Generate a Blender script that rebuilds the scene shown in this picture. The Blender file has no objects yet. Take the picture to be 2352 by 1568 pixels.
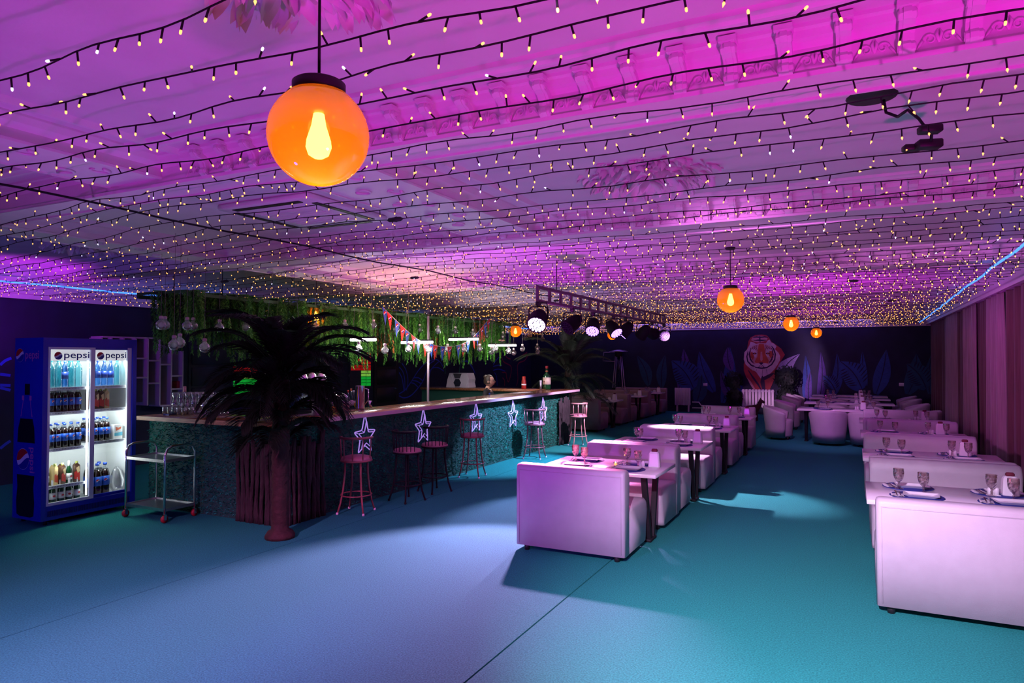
import bpy, bmesh, math, random
from mathutils import Vector, Matrix
R = math.radians
random.seed(11)
S = bpy.context.scene
COL = S.collection

# ------------------------------------------------------------------ camera, world, exposure
F = 1568.0                      # focal length in pixels of the 2352 x 1568 frame (24 mm lens)
YAW = math.atan(784 / 1568.0)
PITCH = math.atan(38 / 1568.0)
EYE = Vector((0, 0, 1.8))
cd = bpy.data.cameras.new('camera')
cd.sensor_width = 36.0
cd.lens = 24.0
cd.clip_end = 200
cam = bpy.data.objects.new('camera', cd)
COL.objects.link(cam)
cam.location = EYE
cam.rotation_euler = (R(90) + PITCH, 0, YAW)
S.camera = cam
S.view_settings.view_transform = 'Standard'
S.view_settings.look = 'None'
S.view_settings.gamma = 1.0
S.view_settings.use_curve_mapping = False
S.view_settings.exposure = 0.0
w = bpy.data.worlds.new('world')
S.world = w
w.use_nodes = True
w.node_tree.nodes['Background'].inputs[0].default_value = (0.03, 0.012, 0.06, 1)
w.node_tree.nodes['Background'].inputs[1].default_value = 0.3
S.cycles.sample_clamp_indirect = 4.0
S.cycles.transparent_max_bounces = 16
S.cycles.max_bounces = 8
S.cycles.glossy_bounces = 3
S.cycles.transmission_bounces = 6
S.cycles.caustics_reflective = False
S.cycles.caustics_refractive = False


def spot(name, loc, aim, power, col, angle, blend=0.6, radius=0.08):
    l = bpy.data.lights.new(name, 'SPOT')
    l.energy = power
    l.color = col
    l.spot_size = R(angle)
    l.spot_blend = blend
    l.shadow_soft_size = radius
    o = bpy.data.objects.new(name, l)
    COL.objects.link(o)
    o.location = loc
    o.rotation_euler = (Vector(aim) - Vector(loc)).to_track_quat('-Z', 'Y').to_euler()
    return o


def point(name, loc, power, col, radius=0.05):
    l = bpy.data.lights.new(name, 'POINT')
    l.energy = power
    l.color = col
    l.shadow_soft_size = radius
    o = bpy.data.objects.new(name, l)
    COL.objects.link(o)
    o.location = loc
    return o


# unseen lamps without fixtures: front lights, plus added mid-air washes on ceiling and room
spot('unseen_front_light', (-0.7, 0.9, 2.9), (-0.3, 4.8, 0.0), 3200, (0.90, 0.62, 1.0), 54, 1.0, 0.06)
spot('unseen_front_light', (-3.6, 0.0, 2.85), (-4.4, 3.1, 0.0), 1600, (1.0, 0.26, 0.80), 60, 1.0, 0.06)
spot('unseen_front_light', (-3.2, -1.4, 1.6), (-2.5, 5.8, 0.1), 1000, (0.60, 0.05, 1.0), 30, 1.0, 0.06)  # unseen violet fill, added to turn the left booth sofas purple
spot('unseen_wash_up', (0.9, 0.6, 0.2), (0.5, 2.6, 3.0), 420, (1.0, 0.02, 0.72), 125, 1.0, 0.15)  # added unseen uplights that colour the ceiling; no fixtures stand there
spot('unseen_wash_up', (-3.2, 0.8, 0.2), (-3.2, 2.6, 3.0), 140, (0.80, 0.02, 1.0), 125, 1.0, 0.15)
spot('unseen_wash_up', (-3.9, 7.0, 0.9), (-3.7, 8.0, 3.0), 210, (0.82, 0.02, 1.0), 150, 1.0, 0.15)
spot('unseen_wash_up', (-0.9, 11.0, 0.9), (-0.9, 12.0, 3.0), 170, (0.90, 0.02, 1.0), 150, 1.0, 0.15)
spot('unseen_wash_up', (-9.5, 5.0, 2.0), (-10.5, 5.4, 2.95), 60, (0.62, 0.03, 1.0), 160, 1.0, 0.1)
spot('unseen_wash_up', (-6.0, 8.6, 1.9), (-6.2, 8.6, 3.0), 70, (1.0, 0.34, 0.22), 150, 1.0, 0.1)  # added warm wash for the orange glow on the ceiling over the bar
spot('unseen_wash_up', (-0.6, 17.5, 1.0), (-1.6, 19.0, 3.0), 80, (0.85, 0.03, 1.0), 140, 1.0, 0.15)
spot('tub_chair_fill', (-1.2, 12.8, 2.9), (-0.4, 16.2, 0.3), 260, (0.85, 0.30, 1.0), 60, 1.0, 0.08)  # added unseen spot that brightens the tub chairs
spot('unseen_curtain_wash', (-2.4, 3.0, 2.6), (1.9, 10.6, 1.9), 1100, (1.0, 0.22, 0.95), 30, 1.0, 0.1)  # added unseen spot that brightens the pink curtains
spot('unseen_blue_wash', (-6.6, 0.5, 1.2), (-8.6, 4.6, 1.2), 150, (0.16, 0.08, 1.0), 80, 1.0, 0.1)  # added unseen lamp that deepens the blue of the fridge side


# ------------------------------------------------------------------ pixel rays (for placing things in the room)
_cy, _sy, _cp, _sp = math.cos(YAW), math.sin(YAW), math.cos(PITCH), math.sin(PITCH)
FW = Vector((-_sy * _cp, _cy * _cp, _sp))
RT = Vector((_cy, _sy, 0))
UP = RT.cross(FW)


def ray(px, py):
    return FW + RT * ((px - 1176) / F) + UP * ((784 - py) / F)


def onz(px, py, z):
    d = ray(px, py)
    return EYE + d * ((z - EYE.z) / d.z)


def onx(px, py, x):
    d = ray(px, py)
    return EYE + d * (x / d.x)


def ony(px, py, y):
    d = ray(px, py)
    return EYE + d * (y / d.y)


# ------------------------------------------------------------------ mesh builder
class B:
    def __init__(s):
        s.v, s.f, s.m, s.s = [], [], [], []

    def add(s, vs, fs, mi=0, sm=False):
        o = len(s.v)
        s.v += [tuple(p) for p in vs]
        for f in fs:
            s.f.append(tuple(i + o for i in f))
            s.m.append(mi)
            s.s.append(sm)
        return s

    def box(s, x0, x1, y0, y1, z0, z1, mi=0):
        return s.add([(x0, y0, z0), (x1, y0, z0), (x1, y1, z0), (x0, y1, z0), (x0, y0, z1), (x1, y0, z1), (x1, y1, z1), (x0, y1, z1)],
                     [(0, 3, 2, 1), (4, 5, 6, 7), (0, 1, 5, 4), (1, 2, 6, 5), (2, 3, 7, 6), (3, 0, 4, 7)], mi)

    def rbox(s, x0, x1, y0, y1, z0, z1, r=0.02, seg=2, mi=0):
        bm = bmesh.new()
        bmesh.ops.create_cube(bm, size=1)
        for v in bm.verts:
            v.co = Vector(((x0 + x1) / 2 + v.co.x * (x1 - x0), (y0 + y1) / 2 + v.co.y * (y1 - y0), (z0 + z1) / 2 + v.co.z * (z1 - z0)))
        bmesh.ops.bevel(bm, geom=list(bm.edges), offset=r, segments=seg, profile=0.5, affect='EDGES')
        bm.verts.index_update()
        s.add([v.co for v in bm.verts], [[v.index for v in f.verts] for f in bm.faces], mi, True)
        bm.free()
        return s

    def tube(s, pts, r, n=6, mi=0, closed=False, sm=True, cap=True):
        pts = [Vector(p) for p in pts]
        N = len(pts)
        rs = r if isinstance(r, (list, tuple)) else [r] * N
        up = None
        vs = []
        for i, p in enumerate(pts):
            a = pts[(i - 1) % N] if (closed or i > 0) else p
            b = pts[(i + 1) % N] if (closed or i < N - 1) else p
            t = (b - a)
            if t.length < 1e-9:
                t = Vector((0, 0, 1))
            t.normalize()
            if up is None:
                up = Vector((0, 0, 1)) if abs(t.z) < 0.9 else Vector((1, 0, 0))
            x = t.cross(up)
            if x.length < 1e-6:
                x = t.orthogonal()
            x.normalize()
            up = x.cross(t).normalized()
            for k in range(n):
                an = 2 * math.pi * k / n
                vs.append(p + (x * math.cos(an) + up * math.sin(an)) * rs[i])
        fs = []
        for i in range(N if closed else N - 1):
            j = (i + 1) % N
            for k in range(n):
                l = (k + 1) % n
                fs.append((i * n + k, i * n + l, j * n + l, j * n + k))
        if cap and not closed:
            fs.append(tuple(range(n - 1, -1, -1)))
            fs.append(tuple((N - 1) * n + k for k in range(n)))
        return s.add(vs, fs, mi, sm)

    def lathe(s, prof, n=16, c=(0, 0, 0), mi=0, sm=True, wob=None):
        vs, fs = [], []
        for i, (r, z) in enumerate(prof):
            for k in range(n):
                a = 2 * math.pi * (k + (0.5 if (wob and i % 2) else 0)) / n
                vs.append((c[0] + r * math.cos(a), c[1] + r * math.sin(a), c[2] + z))
        for i in range(len(prof) - 1):
            for k in range(n):
                l = (k + 1) % n
                fs.append((i * n + k, i * n + l, (i + 1) * n + l, (i + 1) * n + k))
        if prof[0][0] > 1e-6:
            fs.append(tuple(range(n - 1, -1, -1)))
        if prof[-1][0] > 1e-6:
            fs.append(tuple((len(prof) - 1) * n + k for k in range(n)))
        return s.add(vs, fs, mi, sm)

    def ball(s, c, r, n=12, m=8, mi=0):
        if not isinstance(r, (tuple, list)):
            r = (r, r, r)
        vs = [(c[0] + r[0] * math.sin(math.pi * i / m) * math.cos(2 * math.pi * k / n),
               c[1] + r[1] * math.sin(math.pi * i / m) * math.sin(2 * math.pi * k / n),
               c[2] - r[2] * math.cos(math.pi * i / m)) for i in range(m + 1) for k in range(n)]
        fs = []
        for i in range(m):
            for k in range(n):
                l = (k + 1) % n
                fs.append((i * n + k, i * n + l, (i + 1) * n + l, (i + 1) * n + k))
        return s.add(vs, fs, mi, True)

    def prism(s, poly, ext, mi=0, sm=False):
        ext = Vector(ext)
        n = len(poly)
        p = [Vector(q) for q in poly]
        return s.add(p + [q + ext for q in p],
                     [tuple(range(n - 1, -1, -1)), tuple(range(n, 2 * n))] + [(i, (i + 1) % n, n + (i + 1) % n, n + i) for i in range(n)], mi, sm)

    def face(s, pts, mi=0):
        return s.add(pts, [tuple(range(len(pts)))], mi)

    def xf(s, M):
        s.v = [tuple(M @ Vector(p)) for p in s.v]
        return s

    def mesh(s, name, mats):
        me = bpy.data.meshes.new(name)
        me.from_pydata(s.v, [], s.f)
        for m in mats:
            me.materials.append(m)
        me.polygons.foreach_set('material_index', s.m)
        me.polygons.foreach_set('use_smooth', s.s)
        me.update()
        bm = bmesh.new()
        bm.from_mesh(me)
        bmesh.ops.recalc_face_normals(bm, faces=list(bm.faces))
        bm.to_mesh(me)
        bm.free()
        return me


def obj(name, b, mats, parent=None, loc=(0, 0, 0), rot=(0, 0, 0)):
    me = b.mesh(name, mats if isinstance(mats, (list, tuple)) else [mats]) if isinstance(b, B) else b
    o = bpy.data.objects.new(name, me)
    COL.objects.link(o)
    o.location = loc
    o.rotation_euler = rot
    if parent:
        o.parent = parent
    return o


def tag(o, label, cat, group=None, kind=None):
    o['label'] = label
    o['category'] = cat
    if group:
        o['group'] = group
    if kind:
        o['kind'] = kind
    return o


def thing(name, label, cat, loc=(0, 0, 0), rz=0, group=None):
    o = bpy.data.objects.new(name, None)
    COL.objects.link(o)
    o.empty_display_size = 0.05
    o.location = loc
    o.rotation_euler = (0, 0, rz)
    return tag(o, label, cat, group)


def struct(name, b, mats, parent=None):
    o = obj(name, b, mats, parent)
    if not parent:
        o['kind'] = 'structure'
    return o


KIDS = {}


def kids(o):
    return [c for c in COL.objects if c.parent == o]


def copy_tree(src, loc, rz, label, parts=None):
    """copy of a thing with copies of its parts and sub-parts (mesh data shared)"""
    r = src.copy()
    COL.objects.link(r)
    r.location = loc
    r.rotation_euler = (0, 0, rz)
    r['label'] = label
    if src.name not in KIDS:
        KIDS[src.name] = [(c, kids(c)) for c in kids(src)]
    for c, gs in KIDS[src.name]:
        d = c.copy()
        COL.objects.link(d)
        d.parent = r
        for g in gs:
            e = g.copy()
            COL.objects.link(e)
            e.parent = d
    return r


class Maker:
    """first call places the prototype itself, later calls place copies"""
    def __init__(s, build):
        s.build = build
        s.proto = None

    def __call__(s, loc, rz, label):
        if s.proto is None:
            s.proto = s.build(label)
            s.proto.location = loc
            s.proto.rotation_euler = (0, 0, rz)
            KIDS[s.proto.name] = [(c, kids(c)) for c in kids(s.proto)]
            return s.proto
        return copy_tree(s.proto, loc, rz, label)


# ------------------------------------------------------------------ materials
def M(name, col, rough=0.5, metal=0.0, emit=0.0, ecol=None, noise=0.0, nscale=20.0, bump=0.0, bscale=80.0, trans=0.0, spec=0.5, coat=0.0, sheen=0.0, stretch=None, sample=True):
    m = bpy.data.materials.new(name)
    m.use_nodes = True
    nt = m.node_tree
    p = nt.nodes['Principled BSDF']
    p.inputs['Base Color'].default_value = (*col, 1)
    p.inputs['Roughness'].default_value = rough
    p.inputs['Metallic'].default_value = metal
    p.inputs['Specular IOR Level'].default_value = spec
    p.inputs['Transmission Weight'].default_value = trans
    p.inputs['Coat Weight'].default_value = coat
    p.inputs['Sheen Weight'].default_value = sheen
    if emit:
        p.inputs['Emission Color'].default_value = (*(ecol or col), 1)
        p.inputs['Emission Strength'].default_value = emit
        if not sample:
            m.cycles.emission_sampling = 'NONE'
    if noise or bump:
        tc = nt.nodes.new('ShaderNodeTexCoord')
        vec = tc.outputs['Object']
        if stretch:
            mp = nt.nodes.new('ShaderNodeMapping')
            mp.inputs['Scale'].default_value = stretch
            nt.links.new(vec, mp.inputs['Vector'])
            vec = mp.outputs['Vector']
    if noise:
        n = nt.nodes.new('ShaderNodeTexNoise')
        n.inputs['Scale'].default_value = nscale
        n.inputs['Detail'].default_value = 4
        nt.links.new(vec, n.inputs['Vector'])
        r = nt.nodes.new('ShaderNodeValToRGB')
        r.color_ramp.elements[0].position = 0.3
        r.color_ramp.elements[1].position = 0.7
        r.color_ramp.elements[0].color = (*[c * (1 - noise) for c in col], 1)
        r.color_ramp.elements[1].color = (*[min(1, c * (1 + noise)) for c in col], 1)
        nt.links.new(n.outputs['Fac'], r.inputs['Fac'])
        nt.links.new(r.outputs['Color'], p.inputs['Base Color'])
    if bump:
        n2 = nt.nodes.new('ShaderNodeTexNoise')
        n2.inputs['Scale'].default_value = bscale
        n2.inputs['Detail'].default_value = 3
        nt.links.new(vec, n2.inputs['Vector'])
        bp = nt.nodes.new('ShaderNodeBump')
        bp.inputs['Strength'].default_value = bump
        bp.inputs['Distance'].default_value = 0.02
        nt.links.new(n2.outputs['Fac'], bp.inputs['Height'])
        nt.links.new(bp.outputs['Normal'], p.inputs['Normal'])
    return m


def MT(name, col, gloss=0.12, rough=0.02, haze=None):
    """thin clear or tinted glass: tinted see-through plus a surface reflection that grows towards the rim"""
    m = bpy.data.materials.new(name)
    m.use_nodes = True
    nt = m.node_tree
    nt.nodes.clear()
    out = nt.nodes.new('ShaderNodeOutputMaterial')
    mix = nt.nodes.new('ShaderNodeMixShader')
    tr = nt.nodes.new('ShaderNodeBsdfTransparent')
    gl = nt.nodes.new('ShaderNodeBsdfGlossy')
    lw = nt.nodes.new('ShaderNodeLayerWeight')
    mr = nt.nodes.new('ShaderNodeMapRange')
    tr.inputs['Color'].default_value = (*col, 1)
    gl.inputs['Roughness'].default_value = rough
    lw.inputs['Blend'].default_value = 0.35
    mr.inputs['To Min'].default_value = gloss * 0.35
    mr.inputs['To Max'].default_value = min(1, gloss * 3)
    nt.links.new(lw.outputs['Facing'], mr.inputs['Value'])
    nt.links.new(mr.outputs['Result'], mix.inputs['Fac'])
    see = tr.outputs['BSDF']
    if haze:                    # slightly milky coloured glass that glows when lit from inside
        tl = nt.nodes.new('ShaderNodeBsdfTranslucent')
        tl.inputs['Color'].default_value = (*haze[1], 1)
        m2 = nt.nodes.new('ShaderNodeMixShader')
        m2.inputs['Fac'].default_value = haze[0]
        nt.links.new(see, m2.inputs[1])
        nt.links.new(tl.outputs['BSDF'], m2.inputs[2])
        see = m2.outputs['Shader']
    nt.links.new(see, mix.inputs[1])
    nt.links.new(gl.outputs['BSDF'], mix.inputs[2])
    nt.links.new(mix.outputs['Shader'], out.inputs['Surface'])
    return m


CARPET = M('carpet', (0.03, 0.37, 0.31), 0.95, noise=0.30, nscale=95, bump=0.8, bscale=420, spec=0.1)
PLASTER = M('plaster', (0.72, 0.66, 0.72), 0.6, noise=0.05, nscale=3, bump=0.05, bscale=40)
MOULD = M('moulding', (0.78, 0.72, 0.78), 0.5, noise=0.03, nscale=8)
NAVY = M('navy_wall', (0.007, 0.011, 0.045), 0.7, noise=0.25, nscale=2.5, bump=0.08, bscale=30)
DARKWALL = M('dark_wall', (0.02, 0.02, 0.05), 0.65, noise=0.25, nscale=3)
LEATHER = M('leather', (0.50, 0.45, 0.49), 0.42, noise=0.04, nscale=9, bump=0.12, bscale=220)
LEATHER2 = M('leather_brown', (0.32, 0.21, 0.22), 0.5, noise=0.06, nscale=9, bump=0.1, bscale=200)
BLACK = M('black_metal', (0.010, 0.010, 0.013), 0.6, spec=0.25)
BLACKP = M('black_plastic', (0.01, 0.01, 0.012), 0.55)
WHITEW = M('white_table_top', (0.74, 0.70, 0.72), 0.18, noise=0.02, nscale=6)
CHROME = M('chrome', (0.75, 0.75, 0.78), 0.15, 1.0)
STEEL = M('brushed_steel', (0.6, 0.6, 0.62), 0.3, 1.0, noise=0.1, nscale=30, stretch=(1, 12, 1))
WOOD = M('bar_wood', (0.24, 0.085, 0.035), 0.25, noise=0.4, nscale=7, stretch=(6, 1, 6), coat=0.4)
WOODL = M('bar_wood_edge', (0.55, 0.32, 0.16), 0.35, noise=0.3, nscale=8, stretch=(1, 1, 8))
PORCELAIN = M('porcelain', (0.8, 0.78, 0.8), 0.2)
CLOTHW = M('napkin', (0.7, 0.66, 0.7), 0.8, bump=0.1)
MATBLUE = M('blue_mat', (0.02, 0.03, 0.22), 0.6, bump=0.1, bscale=300)
AMBERG = MT('amber_goblet_glass', (0.99, 0.93, 0.91), 0.55, haze=(0.07, (1.0, 0.66, 0.60)))
MILKY = MT('milky_bulb_glass', (0.93, 0.93, 0.95), 0.25, haze=(0.30, (0.9, 0.88, 0.9)))
GLASS = MT('clear_glass', (0.93, 0.93, 0.95), 0.32, haze=(0.08, (0.9, 0.85, 0.95)))
SHEET = MT('glass_pane', (0.95, 0.97, 0.97), 0.05)
AMBER = MT('amber_globe_glass', (1.0, 0.62, 0.16), 0.10, haze=(0.42, (1.0, 0.30, 0.012)))
AMBEREM = M('filament', (1, 0.7, 0.3), emit=16, ecol=(1.0, 0.66, 0.30), sample=False)
TIP = M('fairy_bulb', (1, 0.6, 0.2), emit=2.5, ecol=(1.0, 0.40, 0.09), sample=False)
TIPF = M('fairy_bulb_far', (1, 0.6, 0.2), emit=3.6, ecol=(1.0, 0.40, 0.08), sample=False)
TIPW = M('fairy_bulb_white', (1, 1, 1), emit=2.5, ecol=(0.75, 0.72, 1.0), sample=False)
NEONB = M('blue_led', (0.1, 0.4, 1), emit=2.2, ecol=(0.05, 0.22, 1.0))
NEONBV = M('violet_led', (0.3, 0.3, 1), emit=6, ecol=(0.30, 0.16, 1.0))
NEONV = M('violet_star_tube', (0.72, 0.6, 0.95), 0.3, emit=0.55, ecol=(0.5, 0.32, 1.0), sample=False)
LEDW = M('white_led', (1, 1, 1), emit=150, ecol=(1.0, 0.97, 0.95))

# ================================================================== THE SETTING
XL, XR, YB, YF = -10.8, 2.15, 23.2, -4.0
ZC, ZB = 3.07, 2.90             # ceiling panels, underside of the beams

fl = struct('floor', B().box(XL - .2, XR + .2, YF - .2, YB + .2, -0.12, -0.012), M('underfloor', (0.01, 0.02, 0.02), 0.9))
seams = [XL - .1, -8.2, -4.92, -1.95, XR + .1]
for i in range(4):              # rolled-out carpet lengths; the gaps between them are the visible joints
    g = 0.006 if i else 0
    b = B()
    b.box(seams[i] + g, seams[i + 1] - 0.006, YF - .1, YB + .1, -0.012, 0.0)
    struct('carpet_sheet', b, CARPET, fl)
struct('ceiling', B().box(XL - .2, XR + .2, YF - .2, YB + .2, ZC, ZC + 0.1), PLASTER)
struct('wall_left', B().box(XL - .15, XL, YF, YB, 0, ZC), NAVY)
struct('wall_right', B().box(XR, XR + .15, YF, YB, 0, ZC), DARKWALL)
struct('wall_back', B().box(XL, XR, YB, YB + .15, 0, ZC), NAVY)
struct('wall_front', B().box(XL, XR, YF - .15, YF, 0, ZC), DARKWALL)

# crown moulding round the room
prof = [(0.0, 0.0), (0.03, 0.0), (0.035, 0.05), (0.06, 0.06), (0.075, 0.11), (0.12, 0.19), (0.17, 0.23), (0.19, 0.24), (0.19, 0.28), (0.22, 0.29), (0.22, 0.32), (0.0, 0.32)]
ZK = {'left': 2.66, 'right': 2.765, 'back': 2.74}
struct('trim_1', B().prism([(XL + a, YF, ZK['left'] + z * 1.27) for a, z in prof], (0, YB - YF, 0)), MOULD)
struct('trim_2', B().box(1.92, XR, YF, YB, ZK['right'] + .04, ZC).prism([(1.92 - a, YF, ZK['right'] + z) for a, z in prof], (0, YB - YF, 0)), MOULD)
struct('trim_3', B().prism([(XL, YB - a, ZK['back'] + z) for a, z in prof], (XR - XL, 0, 0)), MOULD)

# ---- cross beams with bracketed cornices
def bracket_mesh():
    b = B()
    # side profile (y towards the viewer is negative): a scrolled console
    p = [(0, 0), (-0.012, 0.0), (-0.03, 0.012), (-0.034, 0.03), (-0.022, 0.045), (-0.03, 0.07), (-0.055, 0.09), (-0.085, 0.098), (-0.105, 0.115), (-0.10, 0.135), (-0.115, 0.137), (-0.115, 0.155), (0, 0.155)]
    b.prism([(-0.026, y, z) for y, z in p], (0.052, 0, 0))
    b.box(-0.034, 0.034, -0.12, 0, 0.138, 0.158)
    b.prism([(-0.013, y - 0.008, z) for y, z in p[1:10]] + [(-0.013, 0, 0.13)], (0.026, 0, 0))
    for s in (-1, 1):
        b.tube([(s * 0.027, -0.014 + 0.014 * math.cos(a), 0.026 + 0.014 * math.sin(a)) for a in [k * 0.9 for k in range(7)]], 0.004, 4)
        b.tube([(s * 0.027, -0.08 + 0.018 * math.cos(a), 0.118 + 0.014 * math.sin(a)) for a in [k * 0.9 for k in range(7)]], 0.004, 4)
    return b


def scroll_mesh():
    b = B()
    for s in (-1, 1):
        pts = []
        for k in range(14):
            a = k * 0.55
            r = 0.022 - 0.0013 * k
            pts.append((s * (0.028 + r * math.cos(a)), -0.006, 0.035 + r * math.sin(a)))
        b.tube(pts, [0.005 - 0.0002 * k for k in range(14)], 4)
        b.tube([(s * 0.05, -0.006, 0.035), (s * 0.062, -0.006, 0.018), (s * 0.07, -0.005, 0.006)], [0.006, 0.005, 0.002], 4)
        b.tube([(0, -0.006, 0.02), (s * 0.008, -0.007, 0.05), (s * 0.003, -0.006, 0.068)], [0.004, 0.007, 0.002], 4)
    return b


BRK, SCR = bracket_mesh().mesh('bracket', [MOULD]), scroll_mesh().mesh('scroll_ornament', [MOULD])
beams = [(2.86, 0.26, 1), (5.62, 0.42, 1), (9.15, 0.42, 1), (12.3, 0.42, 0), (15.4, 0.42, 0), (18.5, 0.42, 0), (21.3, 0.42, 0), (-0.5, 0.4, 0)]
for i, (y, wd, det) in enumerate(beams):
    b = B()
    b.box(XL, XR, y, y + wd, ZB, ZC)
    # stepped cornice along both faces: soffit lip, cove, crown
    for s, yy in ((-1, y), (1, y + wd)):
        cp = [(0, ZB - 0.012), (0.012, ZB - 0.012), (0.016, ZB + 0.006), (0.006, ZB + 0.012), (0.006, ZB + 0.1), (0.03, ZB + 0.118), (0.05, ZB + 0.125), (0.06, ZB + 0.15), (0.08, ZB + 0.155), (0.08, ZC), (0, ZC)]
        b.prism([(XL, yy + s * a, z) for a, z in cp], (XR - XL, 0, 0))
    bo = struct('ceiling_beam', b, MOULD)
    # flat picture moulding on the ceiling panel in front of the beam
    b = B()
    mp = [(0.30, ZC), (0.29, ZC - 0.018), (0.27, ZC - 0.024), (0.255, ZC - 0.034), (0.235, ZC - 0.034), (0.22, ZC - 0.02), (0.205, ZC - 0.018), (0.20, ZC)]
    b.prism([(XL, y - a, z) for a, z in mp], (XR - XL, 0, 0))
    struct('ceiling_moulding', b, MOULD, bo)
    if det:
        n = 28 if i == 0 else 38
        x = XR - 0.12
        step = 0.205
        for k in range(n):
            obj('bracket', BRK, None, bo, (x - k * step, y - 0.004, ZB + 0.004))
            obj('scroll_ornament', SCR, None, bo, (x - (k + .5) * step, y - 0.004, ZB + 0.012))
# two lengthwise beams that close the coffers
for (x, wd, y0, y1) in ((-4.42, 0.5, YF, 2.86), (-3.2, 0.62, 3.12, 5.62), (-7.0, 0.45, 6.04, 9.15), (-7.0, 0.45, 3.12, 5.62)):
    b = B()
    b.box(x, x + wd, y0, y1, ZB + 0.04, ZC)
    for s, xx in ((-1, x), (1, x + wd)):
        b.prism([(xx + s * a, y0, z) for a, z in [(0, ZB + .03), (.014, ZB + .03), (.016, ZB + .045), (.006, ZB + .05), (.006, ZB + .1), (.05, ZB + .125), (.07, ZC - .012), (.07, ZC), (0, ZC)]], (0, y1 - y0, 0))
        b.prism([(xx + s * a, y0, z) for a, z in [(.2, ZC), (.205, ZC - .018), (.225, ZC - .03), (.25, ZC - .03), (.27, ZC)]], (0, y1 - y0, 0))
    bo = struct('ceiling_beam', b, MOULD)
    for k in range(int((y1 - y0) / 0.42)):
        bb = B()
        yk = y0 + 0.2 + k * 0.42
        for s in (-1, 1):
            pts = [(x + wd / 2 + s * (0.09 + 0.06 * math.cos(a) * (1 - a / 9)), yk + s * 0.05 + 0.08 * math.sin(a) * (1 - a / 9), ZB + 0.036) for a in [q * 0.6 for q in range(10)]]
            bb.tube(pts, [0.014 - 0.001 * q for q in range(10)], 4)
        obj('scroll_ornament', bb, MOULD, bo)

# ---- plaster rosettes made of curled leaves
def leaf_mesh():
    b = B()
    vs, fs = [], []
    for i in range(5):
        t = i / 4
        wv = 0.030 * math.sin(math.pi * (0.12 + 0.80 * t)) ** 0.8
        for s in (-1, 0, 1):
            vs.append((0.085 * t, s * wv, -0.008 - 0.055 * t * t + (0.012 if s == 0 else 0) - (0.012 if s else 0) * t))
    for i in range(4):
        for k in range(2):
            a = i * 3 + k
            fs.append((a, a + 1, a + 4, a + 3))
    b.add(vs, fs, 0, True)
    return b


LEAF = leaf_mesh().mesh('leaf', [MOULD])
def rosette(cx, cy, rx, ry, label, n=1.0):
    t = thing('ceiling_rosette', label, 'rosette', (cx, cy, ZC), 0, 'plaster leaf rosettes on the ceiling')
    b = B()
    b.lathe([(0.0, -0.03), (rx * .5, -0.022), (rx * .62, 0.0)], 20)
    obj('back_plate', b, MOULD, t)
    for ring, (rr, cnt) in enumerate(((0.08, 8), (0.25, 16), (0.42, 26), (0.58, 34), (0.74, 42), (0.88, 44))):
        for k in range(int(cnt * n)):
            a = 2 * math.pi * (k + 0.5 * (ring % 2)) / int(cnt * n) + random.uniform(-.12, .12)
            q = rr + random.uniform(-.05, .05)
            o = obj('leaf', LEAF, None, t, (rx * q * math.cos(a), ry * q * math.sin(a), -0.02 + 0.012 * ring - 0.012 + random.uniform(-.01, .004)), (random.uniform(-.5, .5), random.uniform(-.5, .3), a + random.uniform(-.9, .9)))
            o.scale = (random.uniform(.85, 1.2),) * 3
    return t


rosette(-1.27, 4.68, 0.47, 0.45, 'leafy plaster rosette on the ceiling beyond the large orange globe')
rosette(-1.62, 1.62, 0.36, 0.36, 'leafy plaster rosette cut by the top edge of the photo', .8)
rosette(-7.7, 4.7, 0.45, 0.45, 'leafy plaster rosette on the ceiling above the drinks fridge', .8)

# ---- ceiling cassette of the air conditioner
t = thing('air_conditioner', 'square air conditioner cassette with black slots in the ceiling', 'air conditioner', (-4.2, 4.43, ZC))
b = B()
b.rbox(-.5, .5, -.5, .5, -0.05, 0.0, 0.015, 1)
obj('panel', b, MOULD, t)
for k in range(4):
    b = B()
    b.box(-.36, .36, .405, .46, -0.056, -0.045)
    obj('air_slot', b, BLACKP, t, (0, 0, 0), (0, 0, k * math.pi / 2))
b = B()
for k in range(9):
    b.box(-.3, .3, -.28 + k * .068, -.25 + k * .068, -0.058, -0.05)
obj('intake_grille', b, MOULD, t)

# ---- blue light strips below the ceiling
def wobble(a, b_, n, amp):
    a, b_ = Vector(a), Vector(b_)
    return [a.lerp(b_, i / n) + Vector((random.uniform(-amp, amp), random.uniform(-amp, amp), random.uniform(-amp, amp))) for i in range(n + 1)]


for a, c, lab in (((1.30, 5.2, 2.80), (1.68, 22.3, 2.80), 'blue light strip running over the curtains'),
                  ((-10.5, 1.0, 2.85), (-10.5, 22.6, 2.85), 'blue light strip running above the bar'),
                  ((-10.2, YB - .24, 2.97), (0.6, YB - .24, 2.97), 'blue light strip above the tiger mural')):
    s = obj('led_strip', B().tube(wobble(a, c, 26, 0.012), 0.024 if a[1] > 20 else 0.013, 5), NEONBV if a[1] > 20 else NEONB)
    tag(s, lab, 'light strip', 'blue light strips')

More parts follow.
